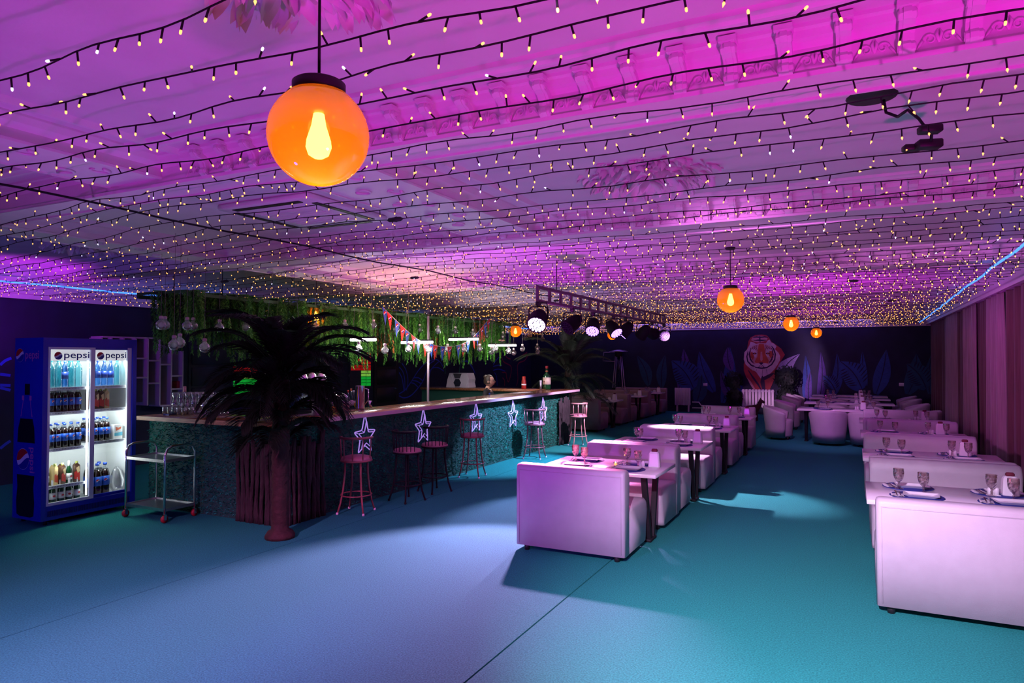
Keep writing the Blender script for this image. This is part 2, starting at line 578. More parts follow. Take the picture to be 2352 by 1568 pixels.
# ---- curtains along the right wall
SHEER = M('curtain_pink', (0.36, 0.24, 0.27), 0.85, noise=0.18, nscale=40, stretch=(1, 1, .05), sheen=0.3)
HEAVY = M('curtain_brown', (0.13, 0.06, 0.06), 0.85, noise=0.25, nscale=40, stretch=(1, 1, .05), sheen=0.2)
edges = [4.2, 6.6, 9.1, 9.9, 12.3, 13.6, 14.6, 16.2, 17.3, 19.0, 21.2, 22.9]
names = ['pale pink curtain at the right edge of the photo', 'wide pale pink curtain hanging by the front right booth', 'narrow lit pink curtain with a bright fold', 'wide dark brown curtain with a warm glow low down',
         'dusty pink curtain left of the wide brown curtain', 'narrow dark curtain between two pink ones', 'pink curtain hanging behind the second right table', 'narrow brown curtain in the middle of the row',
         'slim pink curtain beside the last right booth', 'dark brown curtain near the tub chairs', 'last dark curtain next to the mural corner']
for i in range(len(edges) - 1):
    y0, y1 = edges[i], edges[i + 1]
    dark = i in (3, 5, 7, 9, 10)
    n = max(14, int((y1 - y0) / 0.045))
    rows = []
    ph = random.uniform(0, 6)
    for j, z in enumerate((0.02, 0.7, 1.5, 2.2, 2.78)):
        amp = (0.07, 0.065, 0.06, 0.055, 0.045)[j]
        r = []
        for k in range(n + 1):
            t_ = k / n
            y = y0 + (y1 - y0) * (0.5 + (t_ - 0.5) * (1.02 - 0.04 * (j == 2)))
            x = 2.0 + (0.03 if dark else 0) + amp * math.sin(t_ * (y1 - y0) * 13 + ph + 0.12 * j) + 0.35 * amp * math.sin(t_ * (y1 - y0) * 37 + ph * 2)
            r.append((x, y, z))
        rows.append(r)
    vs = [p for r in rows for p in r]
    fs = []
    for j in range(4):
        for k in range(n):
            a = j * (n + 1) + k
            fs.append((a, a + 1, a + n + 2, a + n + 1))
    b = B().add(vs, fs, 0, True)
    c = obj('curtain', b, HEAVY if dark else SHEER)
    m = c.modifiers.new('thickness', 'SOLIDIFY')
    m.thickness = 0.004
    tag(c, names[i], 'curtain', 'curtains along the right wall')
cr = obj('curtain_rail', B().box(1.97, 2.03, 4.0, 23.0, 2.775, 2.80), MOULD)
tag(cr, 'white ceiling rail from which the curtains hang', 'curtain rail')

# ---- radiators and pipe on the back wall
def radiator(px0, px1, label):
    y = YB - 0.13
    x0, x1 = ony(px0, 930, y).x, ony(px1, 930, y).x
    t = thing('radiator', label, 'radiator', ((x0 + x1) / 2, y, 0.22), 0, 'white radiators on the back wall')
    w_ = x1 - x0
    n = 10
    for k in range(n):
        b = B()
        c = -w_ / 2 + w_ * (k + .5) / n
        b.rbox(c - w_ / n * .40, c + w_ / n * .40, -0.045, 0.045, 0.0, 0.58, 0.012, 1)
        obj('fin', b, MOULD, t)
    b = B()
    b.tube([(-w_ / 2, 0, 0.06), (w_ / 2, 0, 0.06)], 0.025, 8)
    b.tube([(-w_ / 2, 0, 0.52), (w_ / 2, 0, 0.52)], 0.025, 8)
    obj('header_pipe', b, MOULD, t)
    b = B()
    b.box(-w_ / 2 + .05, -w_ / 2 + .09, 0.0, 0.1, -0.22, 0.1)
    b.box(w_ / 2 - .09, w_ / 2 - .05, 0.0, 0.1, -0.22, 0.1)
    obj('wall_bracket', b, MOULD, t)


radiator(1550, 1586, 'white ribbed radiator beside the brown booths')
radiator(1704, 1779, 'white ribbed radiator under the tiger mural')
b = B()
q = [ony(1590, 932, YB - .06), ony(1598, 932, YB - .06), ony(1604, 938, YB - .06)]
b.tube([(q[0].x, q[0].y, .33), (q[1].x + .1, q[1].y, .33), (q[2].x + .1, q[2].y, .22), (-2.9, q[2].y, .22)], 0.022, 6)
b.tube([(q[0].x, q[0].y, .14), (-2.9, q[2].y, .14)], 0.022, 6)
tag(obj('heating_pipe', b, MOULD), 'white heating pipe along the back wall between the radiators', 'pipe')
for px, lab in ((1620, 'small pale wall socket left of the tiger mural'), (2071, 'small pale wall socket near the curtains')):
    p = ony(px, 883, YB)
    b = B()
    b.rbox(-.07, .07, -.018, 0, -.05, .05, .008, 1)
    b.box(-.05, .05, -.022, -.016, -.004, .004)
    tag(obj('wall_socket', b, MOULD, None, (p.x, YB, p.z)), lab, 'socket', 'wall sockets')

# ================================================================== MURALS (flat paint on the back wall)
def paint(name, col):
    return M(name, col, 0.7, noise=0.18, nscale=5)


LAY = [0]
def layer(b, pts, mi, y=None):
    """one flat paint patch; later patches lie a hair in front of earlier ones"""
    LAY[0] += 1
    d = 0.0001 * LAY[0]
    P = [ony(px, py, YB - 0.002) for px, py in pts]
    P = [Vector((p.x, YB - 0.002 - d, p.z)) for p in P]
    b.prism(P, (0, d + 0.0015, 0), mi)


def ribbon(b, pts, wd, mi):
    n = len(pts)
    L, Rr = [], []
    for i in range(n):
        a = pts[max(0, i - 1)]
        c = pts[min(n - 1, i + 1)]
        dx, dy = c[0] - a[0], c[1] - a[1]
        l = math.hypot(dx, dy) or 1
        ww = wd * (1 if 0 < i < n - 1 else 0.35)
        L.append((pts[i][0] - dy / l * ww, pts[i][1] + dx / l * ww))
        Rr.append((pts[i][0] + dy / l * ww, pts[i][1] - dx / l * ww))
    LAY[0] += 1
    d = 0.0001 * LAY[0]
    vs, fs = [], []
    for q in L + Rr:
        p = ony(q[0], q[1], YB - .002)
        vs.append((p.x, YB - .002 - d, p.z))
    for i in range(n - 1):
        fs.append((i, i + 1, n + i + 1, n + i))
    b.add(vs, fs, mi)


def leafpoly(base, tip, wd, bend=0.0, n=9):
    bx, by = base
    tx, ty = tip
    dx, dy = tx - bx, ty - by
    l = math.hypot(dx, dy)
    nx, ny = -dy / l, dx / l
    a, c = [], []
    for i in range(n + 1):
        t_ = i / n
        o = bend * math.sin(math.pi * t_)
        ww = wd * math.sin(math.pi * (0.06 + 0.94 * t_) ** 0.85) if t_ < 1 else 0
        cx, cy = bx + dx * t_ + nx * o, by + dy * t_ + ny * o
        a.append((cx + nx * ww, cy + ny * ww))
        c.append((cx - nx * ww, cy - ny * ww))
    return a + c[::-1][1:], [(bx + dx * i / n + nx * bend * math.sin(math.pi * i / n), by + dy * i / n + ny * bend * math.sin(math.pi * i / n)) for i in range(n + 1)]


LB, LT, LV, LD, LP = paint('leaf_blue', (0.02, 0.07, 0.30)), paint('leaf_teal', (0.012, 0.07, 0.15)), paint('leaf_violet', (0.09, 0.05, 0.28)), paint('leaf_dark', (0.008, 0.012, 0.05)), paint('leaf_pale', (0.42, 0.36, 0.70))
leaves = [  # base, tip, half width, bend, paint, label
    ((1490, 885), (1462, 815), 13, 6, 1, 'dark teal leaf'), ((1520, 890), (1528, 815), 12, -4, 1, 'teal leaf'), ((1560, 890), (1570, 800), 14, 8, 2, 'violet leaf'),
    ((1640, 900), (1606, 806), 16, -6, 0, 'tall blue leaf'), ((1600, 925), (1612, 860), 16, 3, 1, 'round teal leaf'), ((1660, 925), (1676, 795), 15, 8, 0, 'blue leaf'),
    ((1680, 850), (1672, 796), 12, -4, 2, 'violet leaf'), ((1700, 925), (1655, 850), 13, -9, 2, 'violet leaf'), ((1690, 930), (1690, 850), 13, 3, 0, 'blue leaf'),
    ((1805, 900), (1838, 812), 19, -22, 4, 'pale leaf behind the tiger'), ((1850, 925), (1850, 815), 11, 4, 0, 'blue leaf'), ((1858, 930), (1862, 850), 8, -3, 2, 'violet leaf'),
    ((1880, 930), (1885, 805), 10, 6, 2, 'violet leaf'), ((1905, 920), (1922, 810), 13, 10, 0, 'blue leaf'), ((1990, 885), (1981, 805), 8, -3, 0, 'narrow blue leaf'),
    ((2012, 905), (2036, 802), 19, 4, 0, 'broad blue leaf'), ((2085, 905), (2105, 812), 22, 8, 1, 'dark teal leaf'), ((2135, 905), (2140, 812), 10, -4, 1, 'dark teal leaf')]
LMATS = [LB, LT, LV, LD, LP]
lm = thing('leaf_mural', 'mural of blue and violet jungle leaves painted on the dark back wall', 'mural')
for base, tip, wd, bend, mi, lab in leaves:
    b = B()
    poly, mid = leafpoly(base, tip, wd, bend)
    layer(b, poly, mi)
    ribbon(b, mid, 1.0, 3)
    for k in range(2, len(mid) - 2):
        for s in (-1, 1):
            m0 = mid[k]
            m1 = mid[k + 1]
            dx, dy = m1[0] - m0[0], m1[1] - m0[1]
            l = math.hypot(dx, dy)
            ribbon(b, [m0, (m0[0] + s * (-dy / l) * wd * .7 + dx * .6, m0[1] + s * dx / l * wd * .7 + dy * .6)], 0.45, 3)
    obj('painted_leaf', b, LMATS, lm)
# split monstera-like leaves
for cx, cy, r, mi in ((1568, 858, 34, 0), (1955, 860, 34, 0), (2105, 862, 30, 1), (1905, 880, 20, 0)):
    b = B()
    poly, mid = leafpoly((cx + r * .75, cy + r * 1.0), (cx - r * .75, cy - r * .9), r * .85, r * .22, 12)
    layer(b, poly, mi)
    for k in range(2, 10):      # slits cut in from both edges
        m0, m1 = mid[k], mid[k + 1]
        dx, dy = m1[0] - m0[0], m1[1] - m0[1]
        l = math.hypot(dx, dy)
        for s in (-1, 1):
            hw = r * .85 * math.sin(math.pi * (0.06 + 0.94 * k / 12) ** 0.85)
            q = [(m0[0] + s * (-dy / l) * hw * f - dx * 1.2 * (f - .3) * -1, m0[1] + s * dx / l * hw * f + dy * 1.2 * (f - .3)) for f in (0.35, 0.7, 1.08)]
            ribbon(b, q, 1.5, 3)
    ribbon(b, mid, 1.1, 3)
    obj('painted_leaf', b, LMATS, lm)

# the tiger, drawn in units of the wall picture
def T(u, v):
    return (1640 + u / 7.127, 740 + v / 7.127)


def TP(*a):
    return [T(*p) for p in a]


TR, TW, TD, TO, TPK = paint('tiger_red', (0.42, 0.05, 0.06)), paint('tiger_white', (0.72, 0.55, 0.66)), paint('tiger_dark', (0.03, 0.01, 0.06)), paint('tiger_orange', (0.55, 0.10, 0.05)), paint('tiger_pink', (0.62, 0.28, 0.34))
b = B()
layer(b, TP((550, 400), (565, 310), (600, 250), (680, 208), (780, 200), (860, 212), (900, 250), (945, 320), (1020, 370), (1100, 430), (1160, 530), (1080, 660), (1010, 800), (990, 930), (955, 1010), (900, 1130), (690, 1130), (600, 1000), (530, 900), (490, 790), (490, 690)), 0)
layer(b, TP((610, 290), (640, 240), (740, 218), (820, 225), (880, 262), (860, 300), (760, 330), (660, 320)), 4)
layer(b, TP((600, 318), (640, 325), (690, 352), (740, 345), (850, 345), (880, 300), (910, 282), (940, 330), (985, 350), (1025, 392), (1000, 440), (1060, 500), (1085, 560), (1080, 620), (1045, 690), (990, 770), (930, 830), (880, 870), (830, 900), (795, 955), (745, 890), (690, 810), (600, 762), (520, 690), (490, 610), (500, 490), (545, 440), (580, 380)), 1)
layer(b, TP((625, 400), (680, 370), (760, 350), (850, 360), (930, 400), (975, 470), (985, 560), (950, 650), (880, 700), (780, 730), (690, 710), (610, 650), (575, 560), (590, 460)), 4)
for s in ([(560, 470), (540, 560), (555, 640), (610, 700), (690, 735), (780, 752), (870, 738), (945, 690), (995, 610), (1005, 520), (975, 430), (940, 385)],
          [(640, 250), (700, 240), (760, 245), (830, 238), (885, 250)], [(650, 300), (720, 292), (790, 296), (860, 290)], [(755, 215), (752, 270), (758, 335)],
          [(600, 430), (580, 520), (600, 610), (650, 670)], [(950, 430), (968, 520), (945, 610), (900, 665)]):
    ribbon(b, TP(*s), 1.6, 2)
layer(b, TP((610, 440), (650, 430), (690, 450), (710, 520), (690, 580), (640, 560), (610, 510)), 1)
layer(b, TP((860, 440), (900, 430), (945, 450), (950, 520), (910, 570), (850, 560), (845, 500)), 1)
layer(b, TP((600, 500), (630, 480), (660, 560), (640, 620), (600, 570)), 3)
layer(b, TP((910, 470), (950, 470), (965, 540), (930, 590), (900, 540)), 3)
layer(b, TP((735, 352), (815, 352), (832, 440), (850, 530), (900, 630), (885, 668), (790, 690), (690, 672), (668, 640), (712, 560), (722, 440)), 3)
layer(b, TP((765, 480), (790, 480), (800, 610), (775, 640), (758, 610)), 4)
for s in (-1, 1):
    c = 775
    layer(b, TP(*[(c + s * 58 + 58 * math.cos(a), 700 + 34 * math.sin(a)) for a in [k * math.pi / 8 for k in range(16)]]), 1)
    layer(b, TP(*[(c + s * 108 + 34 * math.cos(a), 510 + 15 * math.sin(a)) for a in [k * math.pi / 6 for k in range(12)]]), 2)
    layer(b, TP(*[(c + s * 108 + 15 * math.cos(a), 510 + 11 * math.sin(a)) for a in [k * math.pi / 5 for k in range(10)]]), 3)
    for k in range(4):
        ribbon(b, TP((c + s * (60 + k * 30), 470 - k * 8), (c + s * (85 + k * 30), 410 + k * 6), (c + s * (70 + k * 32), 370 + k * 14)), 0.7, 2)
        ribbon(b, TP((c + s * (130 + k * 14), 640 - 36 * k), (c + s * (175 + k * 14), 650 - 40 * k)), 0.8, 2)
    ribbon(b, TP((c + s * 6, 690), (c + s * 50, 742), (c + s * 120, 728)), 0.9, 2)
layer(b, TP((745, 655), (800, 655), (805, 672), (775, 695), (742, 672)), 2)
for q in ([(590, 750), (640, 790), (700, 770), (660, 720)], [(700, 800), (760, 820), (780, 760), (720, 765)], [(800, 820), (860, 815), (870, 765), (810, 770)], [(880, 800), (940, 780), (960, 740), (890, 755)]):
    layer(b, TP(*q), 1)
for s in ([(690, 800), (700, 770)], [(790, 880), (800, 770)], [(870, 850), (860, 770)]):
    ribbon(b, TP(*s), 1.0, 2)
ribbon(b, TP((560, 780), (640, 900), (720, 1010), (790, 1130)), 2.2, 2)
ribbon(b, TP((980, 830), (900, 880), (820, 920), (770, 930)), 4.0, 2)
layer(b, TP((780, 890), (800, 870), (830, 960), (850, 1130), (800, 1130), (760, 980)), 2)
layer(b, TP((540, 900), (600, 960), (700, 1130), (670, 1130), (590, 1010)), 4)
tag(obj('tiger_mural', b, [TR, TW, TD, TO, TPK]), 'tiger walking out of the leaves, painted on the back wall', 'mural')

# ================================================================== FAIRY LIGHT STRINGS
XC, ZCAB = -4.57, 2.84
cab = obj('support_cable', B().tube([(XC + random.uniform(-.012, .012), y, ZCAB + 0.012 * math.sin(y * 3)) for y in [0.4 + .5 * k for k in range(46)]], 0.008, 5), BLACK)
tag(cab, 'thick black cable running lengthwise under the fairy lights', 'cable')


def strand_z(x, x0, x1, sagL, sagR):
    if x < XC:
        t_ = (XC - x) / (XC - x0)
        return ZCAB + (2.70 - ZCAB) * t_ - sagL * 4 * t_ * (1 - t_)
    t_ = (x - XC) / (x1 - XC)
    return ZCAB + (2.80 - ZCAB) * t_ - sagR * 4 * t_ * (1 - t_)


bb = B()
bb.lathe([(0.0036, 0), (0.0036, 0.034)], 5, mi=0)
bb.lathe([(0.0038, 0.033), (0.0046, 0.038), (0.0038, 0.044), (0, 0.047)], 6, mi=1)
BULB = bb.mesh('bulb', [BLACK, TIP])
bb.m = [2 if m == 1 else m for m in bb.m]
BULBW = bb.mesh('bulb', [BLACK, TIP, TIPW])
holder = B().lathe([(0.0036, 0), (0.0036, 0.034)], 3)
tipb = B().add([(0, 0, 0.030), (0.0056, 0, 0.039), (-0.0028, 0.0049, 0.039), (-0.0028, -0.0049, 0.039), (0, 0, 0.050)],
               [(0, 2, 1), (0, 3, 2), (0, 1, 3), (1, 2, 4), (2, 3, 4), (3, 1, 4)])
NB = [0]


def inframe(p):
    v = p - EYE
    d = v.dot(FW)
    return d > .5 and abs(v.dot(RT) / d) < .76 and abs(v.dot(UP) / d) < .51


ys = []
y = 0.55
while y < 22.95:
    ys.append(y)
    y += random.choice((0.20, 0.26, 0.30, 0.33, 0.36, 0.40)) * (1.0 if y < 8 else 0.85)
MORE = 'ninth tenth eleventh twelfth thirteenth fourteenth fifteenth sixteenth seventeenth eighteenth nineteenth twentieth twenty-first twenty-second twenty-third twenty-fourth twenty-fifth twenty-sixth'.split()
ords = ['nearest', 'second nearest', 'third nearest', 'fourth nearest', 'fifth nearest', 'sixth nearest', 'seventh nearest', 'eighth nearest']
for i, y0 in enumerate(ys):
    x0, x1 = XL + 0.25, 1.72
    sl, sr = random.uniform(.02, .10), random.uniform(.0, .045)
    wv, dv, tw = random.uniform(0, 6), random.uniform(.01, .05), random.uniform(-.1, .1)
    near = y0 < 2.75
    def pos(x):
        yy = y0 + tw * (x + 4.5) / 7 + dv * math.sin(x * 1.3 + wv) + 0.008 * math.sin(x * 9 + wv)
        return Vector((x, yy, strand_z(x, x0, x1, sl, sr) + 0.006 * math.sin(x * 7 + wv * 2)))
    lab = ('string of warm fairy lights, the %s strand overhead' % ords[i]) if i < len(ords) else ('string of warm fairy lights, the %s strand from the camera' % MORE[i - 8]) if i < 26 else 'string of warm fairy lights strung across the ceiling farther in'
    t = thing('string_light', lab, 'string light', (0, 0, 0), 0, 'fairy light strands across the ceiling')
    n = 110 if near else 62
    pts = [pos(x0 + (x1 - x0) * k / n) for k in range(n + 1)]
    b = B().tube(pts, 0.0036 if y0 < 5 else 0.0030, 4 if near else 3, cap=False)
    obj('wire', b, BLACK, t)
    stuff = B()
    x = x0 + random.uniform(0, .1)
    while x < x1:
        p = pos(x)
        # hang mostly down, a few stand up or sideways
        if random.random() < 0.62:
            d = Vector((random.uniform(-.35, .35), random.uniform(-.35, .35), -1))
        else:
            d = Vector((random.uniform(-.9, .9), random.uniform(-.7, .7), random.uniform(-.3, 1)))
        q = d.normalized().to_track_quat('Z', 'Y')
        if near and NB[0] < 300 and inframe(p):
            NB[0] += 1
            o = obj('bulb', BULBW if random.random() < .05 else BULB, None, t, p)
            o.rotation_euler = q.to_euler()
        else:
            mt = Matrix.Translation(p) @ q.to_matrix().to_4x4() @ Matrix.Scale(1.0 if y0 < 6 else 1.2, 4)
            white = random.random() < 0.06
            stuff.add([mt @ Vector(v) for v in holder.v], holder.f, 0)
            stuff.add([mt @ Vector(v) for v in tipb.v], tipb.f, 2 if white else 1, True)
        x += random.uniform(.095, .135) * (1.0 if y0 < 14 else 1.0)
    if stuff.v:
        so = obj('bulb_run', stuff, [BLACK, TIP if y0 < 7 else TIPF, TIPW], t)
        so['kind'] = 'stuff'
    if i % 5 == 2:      # plug connector of the strand
        x = random.uniform(-8, 1)
        p = pos(x)
        b = B()
        b.lathe([(0.004, -.07), (0.016, -.05), (0.018, .0), (0.022, .01), (0.018, .02), (0.016, .05), (0.004, .07)], 8)
        o = obj('plug', b, BLACKP, t, p)
        o.rotation_euler = (0, R(90), 0)

# junction box with the feed cable on the ceiling at the right
t = thing('junction_box', 'black cable with junction boxes feeding the fairy lights near a ceiling hole', 'cable', (0, 0, 0))
c = onz(2002, 222, ZC)
b = B()
b.lathe([(0.11, -0.006), (0.115, 0.0), (0.0, 0.0)], 20, c=(c.x, c.y, ZC))
obj('ceiling_hole', b, BLACKP, t)
pts = [onz(2030, 230, 3.04), onz(2035, 258, 2.97), onz(2062, 268, 2.93), onz(2085, 252, 2.92), onz(2110, 272, 2.9), onz(2125, 292, 2.88), onz(2140, 305, 2.86), onz(2138, 330, 2.83)]
sm = []
for k in range(len(pts) - 1):
    for j in range(4):
        sm.append(pts[k].lerp(pts[k + 1], j / 4))
obj('cable', B().tube(sm + [pts[-1]], 0.007, 6), BLACK, t)
for px, py, z, s in ((2136, 297, 2.87, .03), (2133, 332, 2.83, .034), (2095, 340, 2.83, .026)):
    p = onz(px, py, z)
    b = B()
    b.rbox(-s * 1.6, s * 1.6, -s, s, -s * .6, s * .6, .006, 1)
    obj('box', b, BLACKP, t, p, (0, 0, .3))

# ================================================================== AMBER GLOBE PENDANTS
def globe_build(label):
    t = thing('globe_pendant', label, 'pendant lamp', (0, 0, 0), 0, 'amber globe pendants')
    r = 0.15
    b = B()
    prof = [(0.085, 0.126)]
    for k in range(1, 17):
        a = math.asin(0.085 / r) + (math.pi - math.asin(0.085 / r)) * k / 16
        prof.append((max(0, r * math.sin(a)), r * math.cos(a)))
    b.lathe(prof[::-1], 40)
    g = obj('globe', b, AMBER, t)
    b = B()
    b.lathe([(0.0, 0.163), (0.072, 0.163), (0.079, 0.158), (0.079, 0.122), (0.072, 0.120), (0.0, 0.122)], 32)
    obj('cap', b, BLACKP, t)
    b = B().lathe([(0.0, 0.125), (0.034, 0.122), (0.034, 0.075), (0.022, 0.070), (0.0, 0.068)], 20)
    obj('socket', b, M('socket_amber', (0.18, 0.07, 0.01), 0.4), t)
    b = B().lathe([(0.0, 0.07), (0.016, 0.066), (0.022, 0.03), (0.036, -0.015), (0.038, -0.035), (0.030, -0.058), (0.014, -0.068), (0.0, -0.07)], 20)
    obj('bulb', b, AMBEREM, t)
    return t


mk_globe = Maker(globe_build)
globes = [((732, 312, 114), 'large amber globe pendant hanging in the foreground'), ((1678, 688, 30), 'amber globe pendant over the left booth row'), ((726, 726, 23), 'amber globe pendant over the palm and bar'),
          ((1817, 743, 17.5), 'amber globe pendant above the tiger\'s shoulder, larger of that pair'), ((1875, 764, 12), 'small amber globe pendant before the dark wall right of the tiger'), ((1184, 760, 14), 'amber globe pendant past the greenery end above the bar'),
          ((1406, 769, 11), 'amber globe pendant under the spotlights near the far palm')]
for (px, py, r), lab in globes:
    p = EYE + ray(px, py) * (F * 0.15 / r)
    g = mk_globe(p, 0, lab)
    obj('cord', B().tube([(0, 0, 0.16), (0, 0, ZC - p.z - .02)], 0.0045, 6), BLACK, g)
    obj('ceiling_canopy', B().lathe([(0.0, -.03), (0.05, -.025), (0.06, 0.0), (0.0, 0.0)], 16, c=(0, 0, ZC - p.z)), BLACKP, g)
    point('globe_pendant_light', p + Vector((0, 0, -0.09)), 1.6, (1.0, 0.46, 0.10), 0.02).data.shadow_soft_size = 0.03

# ================================================================== TRUSS AND STAGE LIGHTS
TX = -3.45
TRUSSM = M('truss_metal', (0.10, 0.06, 0.10), 0.45, 0.3)
t = thing('lighting_truss', 'ladder shaped metal lighting truss hung below the ceiling', 'truss', (TX, 0, 0))
y0, y1, zt = 7.6, 13.9, 2.50
for z in (zt, zt + .17):
    obj('rail', B().tube([(0, y0, z), (0, y1, z)], 0.022, 8), TRUSSM, t)
n = 17
for k in range(n + 1):
    y = y0 + (y1 - y0) * k / n
    obj('rung', B().box(-.014, .014, y - .022, y + .022, zt, zt + .17), TRUSSM, t)
for y in (8.2, 11, 13.3):
    obj('hanger', B().tube([(0, y, zt + .17), (0, y, ZC)], 0.006, 5), BLACK, t)


def par_build(label):
    t = thing('stage_spotlight', label, 'spotlight', (0, 0, 0), 0, 'stage spotlights on the truss')
    return t


LENS = M('par_lens_lit', (1, 1, 1), emit=14, ecol=(0.74, 0.58, 1.0))
LENSB = M('par_lens_dim', (0.6, 0.5, 1), emit=3.0, ecol=(0.42, 0.22, 1.0))
LENSOFF = M('par_lens_off', (0.008, 0.005, 0.015), 0.7, spec=0.1)
PARB = M('par_body', (0.004, 0.003, 0.006), 0.8, spec=0.15)


def par(y, dx, aim, lit, label, power=0, col=(0.72, 0.5, 1.0), ang=50, r=0.105):
    p = Vector((TX + dx, y, zt - 0.23))
    t = par_build(label)
    t.location = p
    d = (Vector(aim) - p).normalized()
    q = d.to_track_quat('Z', 'Y').to_euler()
    b = B().lathe([(0.0, -0.16), (0.05, -0.155), (0.07, -0.13), (r * .98, -0.04), (r, 0.08), (r + .008, 0.085), (r + .008, 0.11), (r * .93, 0.11), (r * .93, 0.09), (0.0, 0.09)], 24)
    obj('housing', b, PARB, t, (0, 0, 0), q)
    b = B()
    for rr, cnt in ((0, 1), (.032, 6), (.064, 12), (.090, 14)):
        for k in range(cnt):
            a = 2 * math.pi * k / cnt
            b.lathe([(0.0135, 0.0), (0.0135, 0.012), (0.007, 0.018), (0, 0.019)], 8, c=(rr * r / .105 * math.cos(a), rr * r / .105 * math.sin(a), 0.093))
    obj('lens', b, LENS if lit == 2 else LENSB if lit == 1 else LENSOFF, t, (0, 0, 0), q)
    b = B()
    b.tube([(-.125, 0, 0), (-.125, 0, .13), (-.09, 0, .16), (.09, 0, .16), (.125, 0, .13), (.125, 0, 0)], 0.009, 6)
    obj('yoke', b, PARB, t)
    b = B()
    b.tube([(0, 0, .16), (0, 0, .23)], 0.02, 8)
    b.rbox(-.03, .03, -.02, .02, .17, .225, .006, 1)
    obj('clamp', b, BLACKP, t)
    b = B()
    b.tube([(.02, 0.02, .2), (.09, .03, .22), (.12, .05, .1), (.06, .06, -.02)], 0.006, 5)
    obj('power_cable', b, BLACKP, t)
    if power:
        spot('stage_spotlight_beam', p + d * 0.14, aim, power, col, ang, 0.55, 0.05)
    return t


par(7.62, 0.0, (-3.0, 4.9, 0.0), 2, 'lit violet spotlight facing the camera, nearest on the truss', 4000, (1.0, 0.15, 0.40), 62, .115)
par(8.75, 0.0, (-5.2, 6.0, 0.0), 0, 'dark spotlight turned away, second on the truss')
par(9.7, -.04, (-3.0, 7.3, 0.0), 1, 'violet spotlight pointing down, third on the truss', 1700, (1.0, 0.24, 0.66), 46)
par(10.55, 0.0, (-2.1, 9.75, 0.75), 1, 'violet spotlight tilted towards the booths, fourth on the truss', 1700, (1.0, 0.55, 0.95), 30)
par(11.2, .0, (-5.0, 10.6, 0.3), 1, 'spotlight aimed at the bar, fifth on the truss', 1150, (0.34, 0.48, 1.0), 62)
par(12.3, 0.0, (-5.3, 13.2, 0.3), 0, 'dark spotlight above the bar end, sixth on the truss', 700, (0.85, 0.60, 1.0), 60)
par(12.9, 0.0, (-2.3, 22.9, 1.6), 0, 'dark spotlight turned to the back wall, seventh on the truss', 4200, (1.0, 0.48, 1.0), 18)
par(13.75, 0.02, (-2.0, 9.0, 1.4), 0, 'round dark spotlight at the far end of the truss')

# ================================================================== BOOTHS
def sofa_build(w_, mat, tuft=False):
    def f(label):
        t = thing('booth_sofa', label, 'sofa', (0, 0, 0), 0, 'booth sofas')
        h = w_ / 2
        b = B()
        # backrest: padded, rounded towards the seat side (+y)
        p = [(0.0, 0.055), (0.0, 0.80), (0.008, 0.822), (0.03, 0.835), (0.10, 0.836), (0.135, 0.825), (0.16, 0.79), (0.168, 0.72), (0.158, 0.6), (0.15, 0.44), (0.15, 0.055)]
        p = [(yy, z * .968 if z > .5 else z) for yy, z in p]
        vs, fs = [], []
        xs = [-h, -h + .006, -h + .02] + [-h + .04 + (w_ - .08) * k / 8 for k in range(9)] + [h - .02, h - .006, h]
        for i, x in enumerate(xs):
            e = min(i, len(xs) - 1 - i)
            ins = (0.022, 0.008, 0.002)[e] if e < 3 else 0
            seam = 0.012 if (e >= 3 and i in (5, 7, 9)) else 0
            for (yy, z) in p:
                cy, cz = 0.08, 0.45
                py_ = yy + (ins if yy < cy else -ins) - (seam if yy > .12 and z > .44 else 0)
                pz = z - (ins if z > .7 else 0)
                vs.append((x, py_, pz))
        n = len(p)
        for i in range(len(xs) - 1):
            for k in range(n):
                l = (k + 1) % n
                fs.append((i * n + k, i * n + l, (i + 1) * n + l, (i + 1) * n + k))
        fs += [tuple(range(n)), tuple((len(xs) - 1) * n + k for k in range(n))]
        b.add(vs, fs, 0, True)
        obj('backrest', b, mat, t)
        b = B()
        p = [(0.14, 0.055), (0.70, 0.055), (0.715, 0.10), (0.725, 0.2), (0.755, 0.3), (0.765, 0.37), (0.745, 0.425), (0.70, 0.452), (0.6, 0.462), (0.3, 0.452), (0.14, 0.44)]
        n = len(p)
        vs, fs = [], []
        xs2 = [-h + .004, -h + .012, -h + .03, h - .03, h - .012, h - .004]
        for i, x in enumerate(xs2):
            e = min(i, 5 - i)
            ins = (0.03, 0.012, 0)[e]
            for (yy, z) in p:
                vs.append((x, yy - (ins if yy > .6 else 0), z - (ins if z > .3 else 0)))
        for i in range(5):
            for k in range(n):
                l = (k + 1) % n
                fs.append((i * n + k, i * n + l, (i + 1) * n + l, (i + 1) * n + k))
        fs += [tuple(range(n)), tuple(5 * n + k for k in range(n))]
        b.add(vs, fs, 0, True)
        obj('seat', b, mat, t)
        b = B()
        b.tube([(-h + .035, -.001, .075), (-h + .035, -.001, .75), (h - .035, -.001, .75), (h - .035, -.001, .075)], 0.0045, 5)
        obj('piping', b, mat, t)
        if tuft:
            for k in range(5):
                for j in range(2):
                    b = B().ball((-h + w_ * (k + .5 + .0 * j) / 5, .166, .60 + .12 * j), (0.013, 0.008, 0.013), 8, 5)
                    obj('tufting_button', b, mat, t)
        for sx in (-1, 1):
            for yy in (0.06, 0.64):
                b = B().lathe([(0.024, 0), (0.03, 0.06)], 10, c=(sx * (h - .09), yy, 0))
                obj('foot', b, BLACKP, t)
        return t
    return f


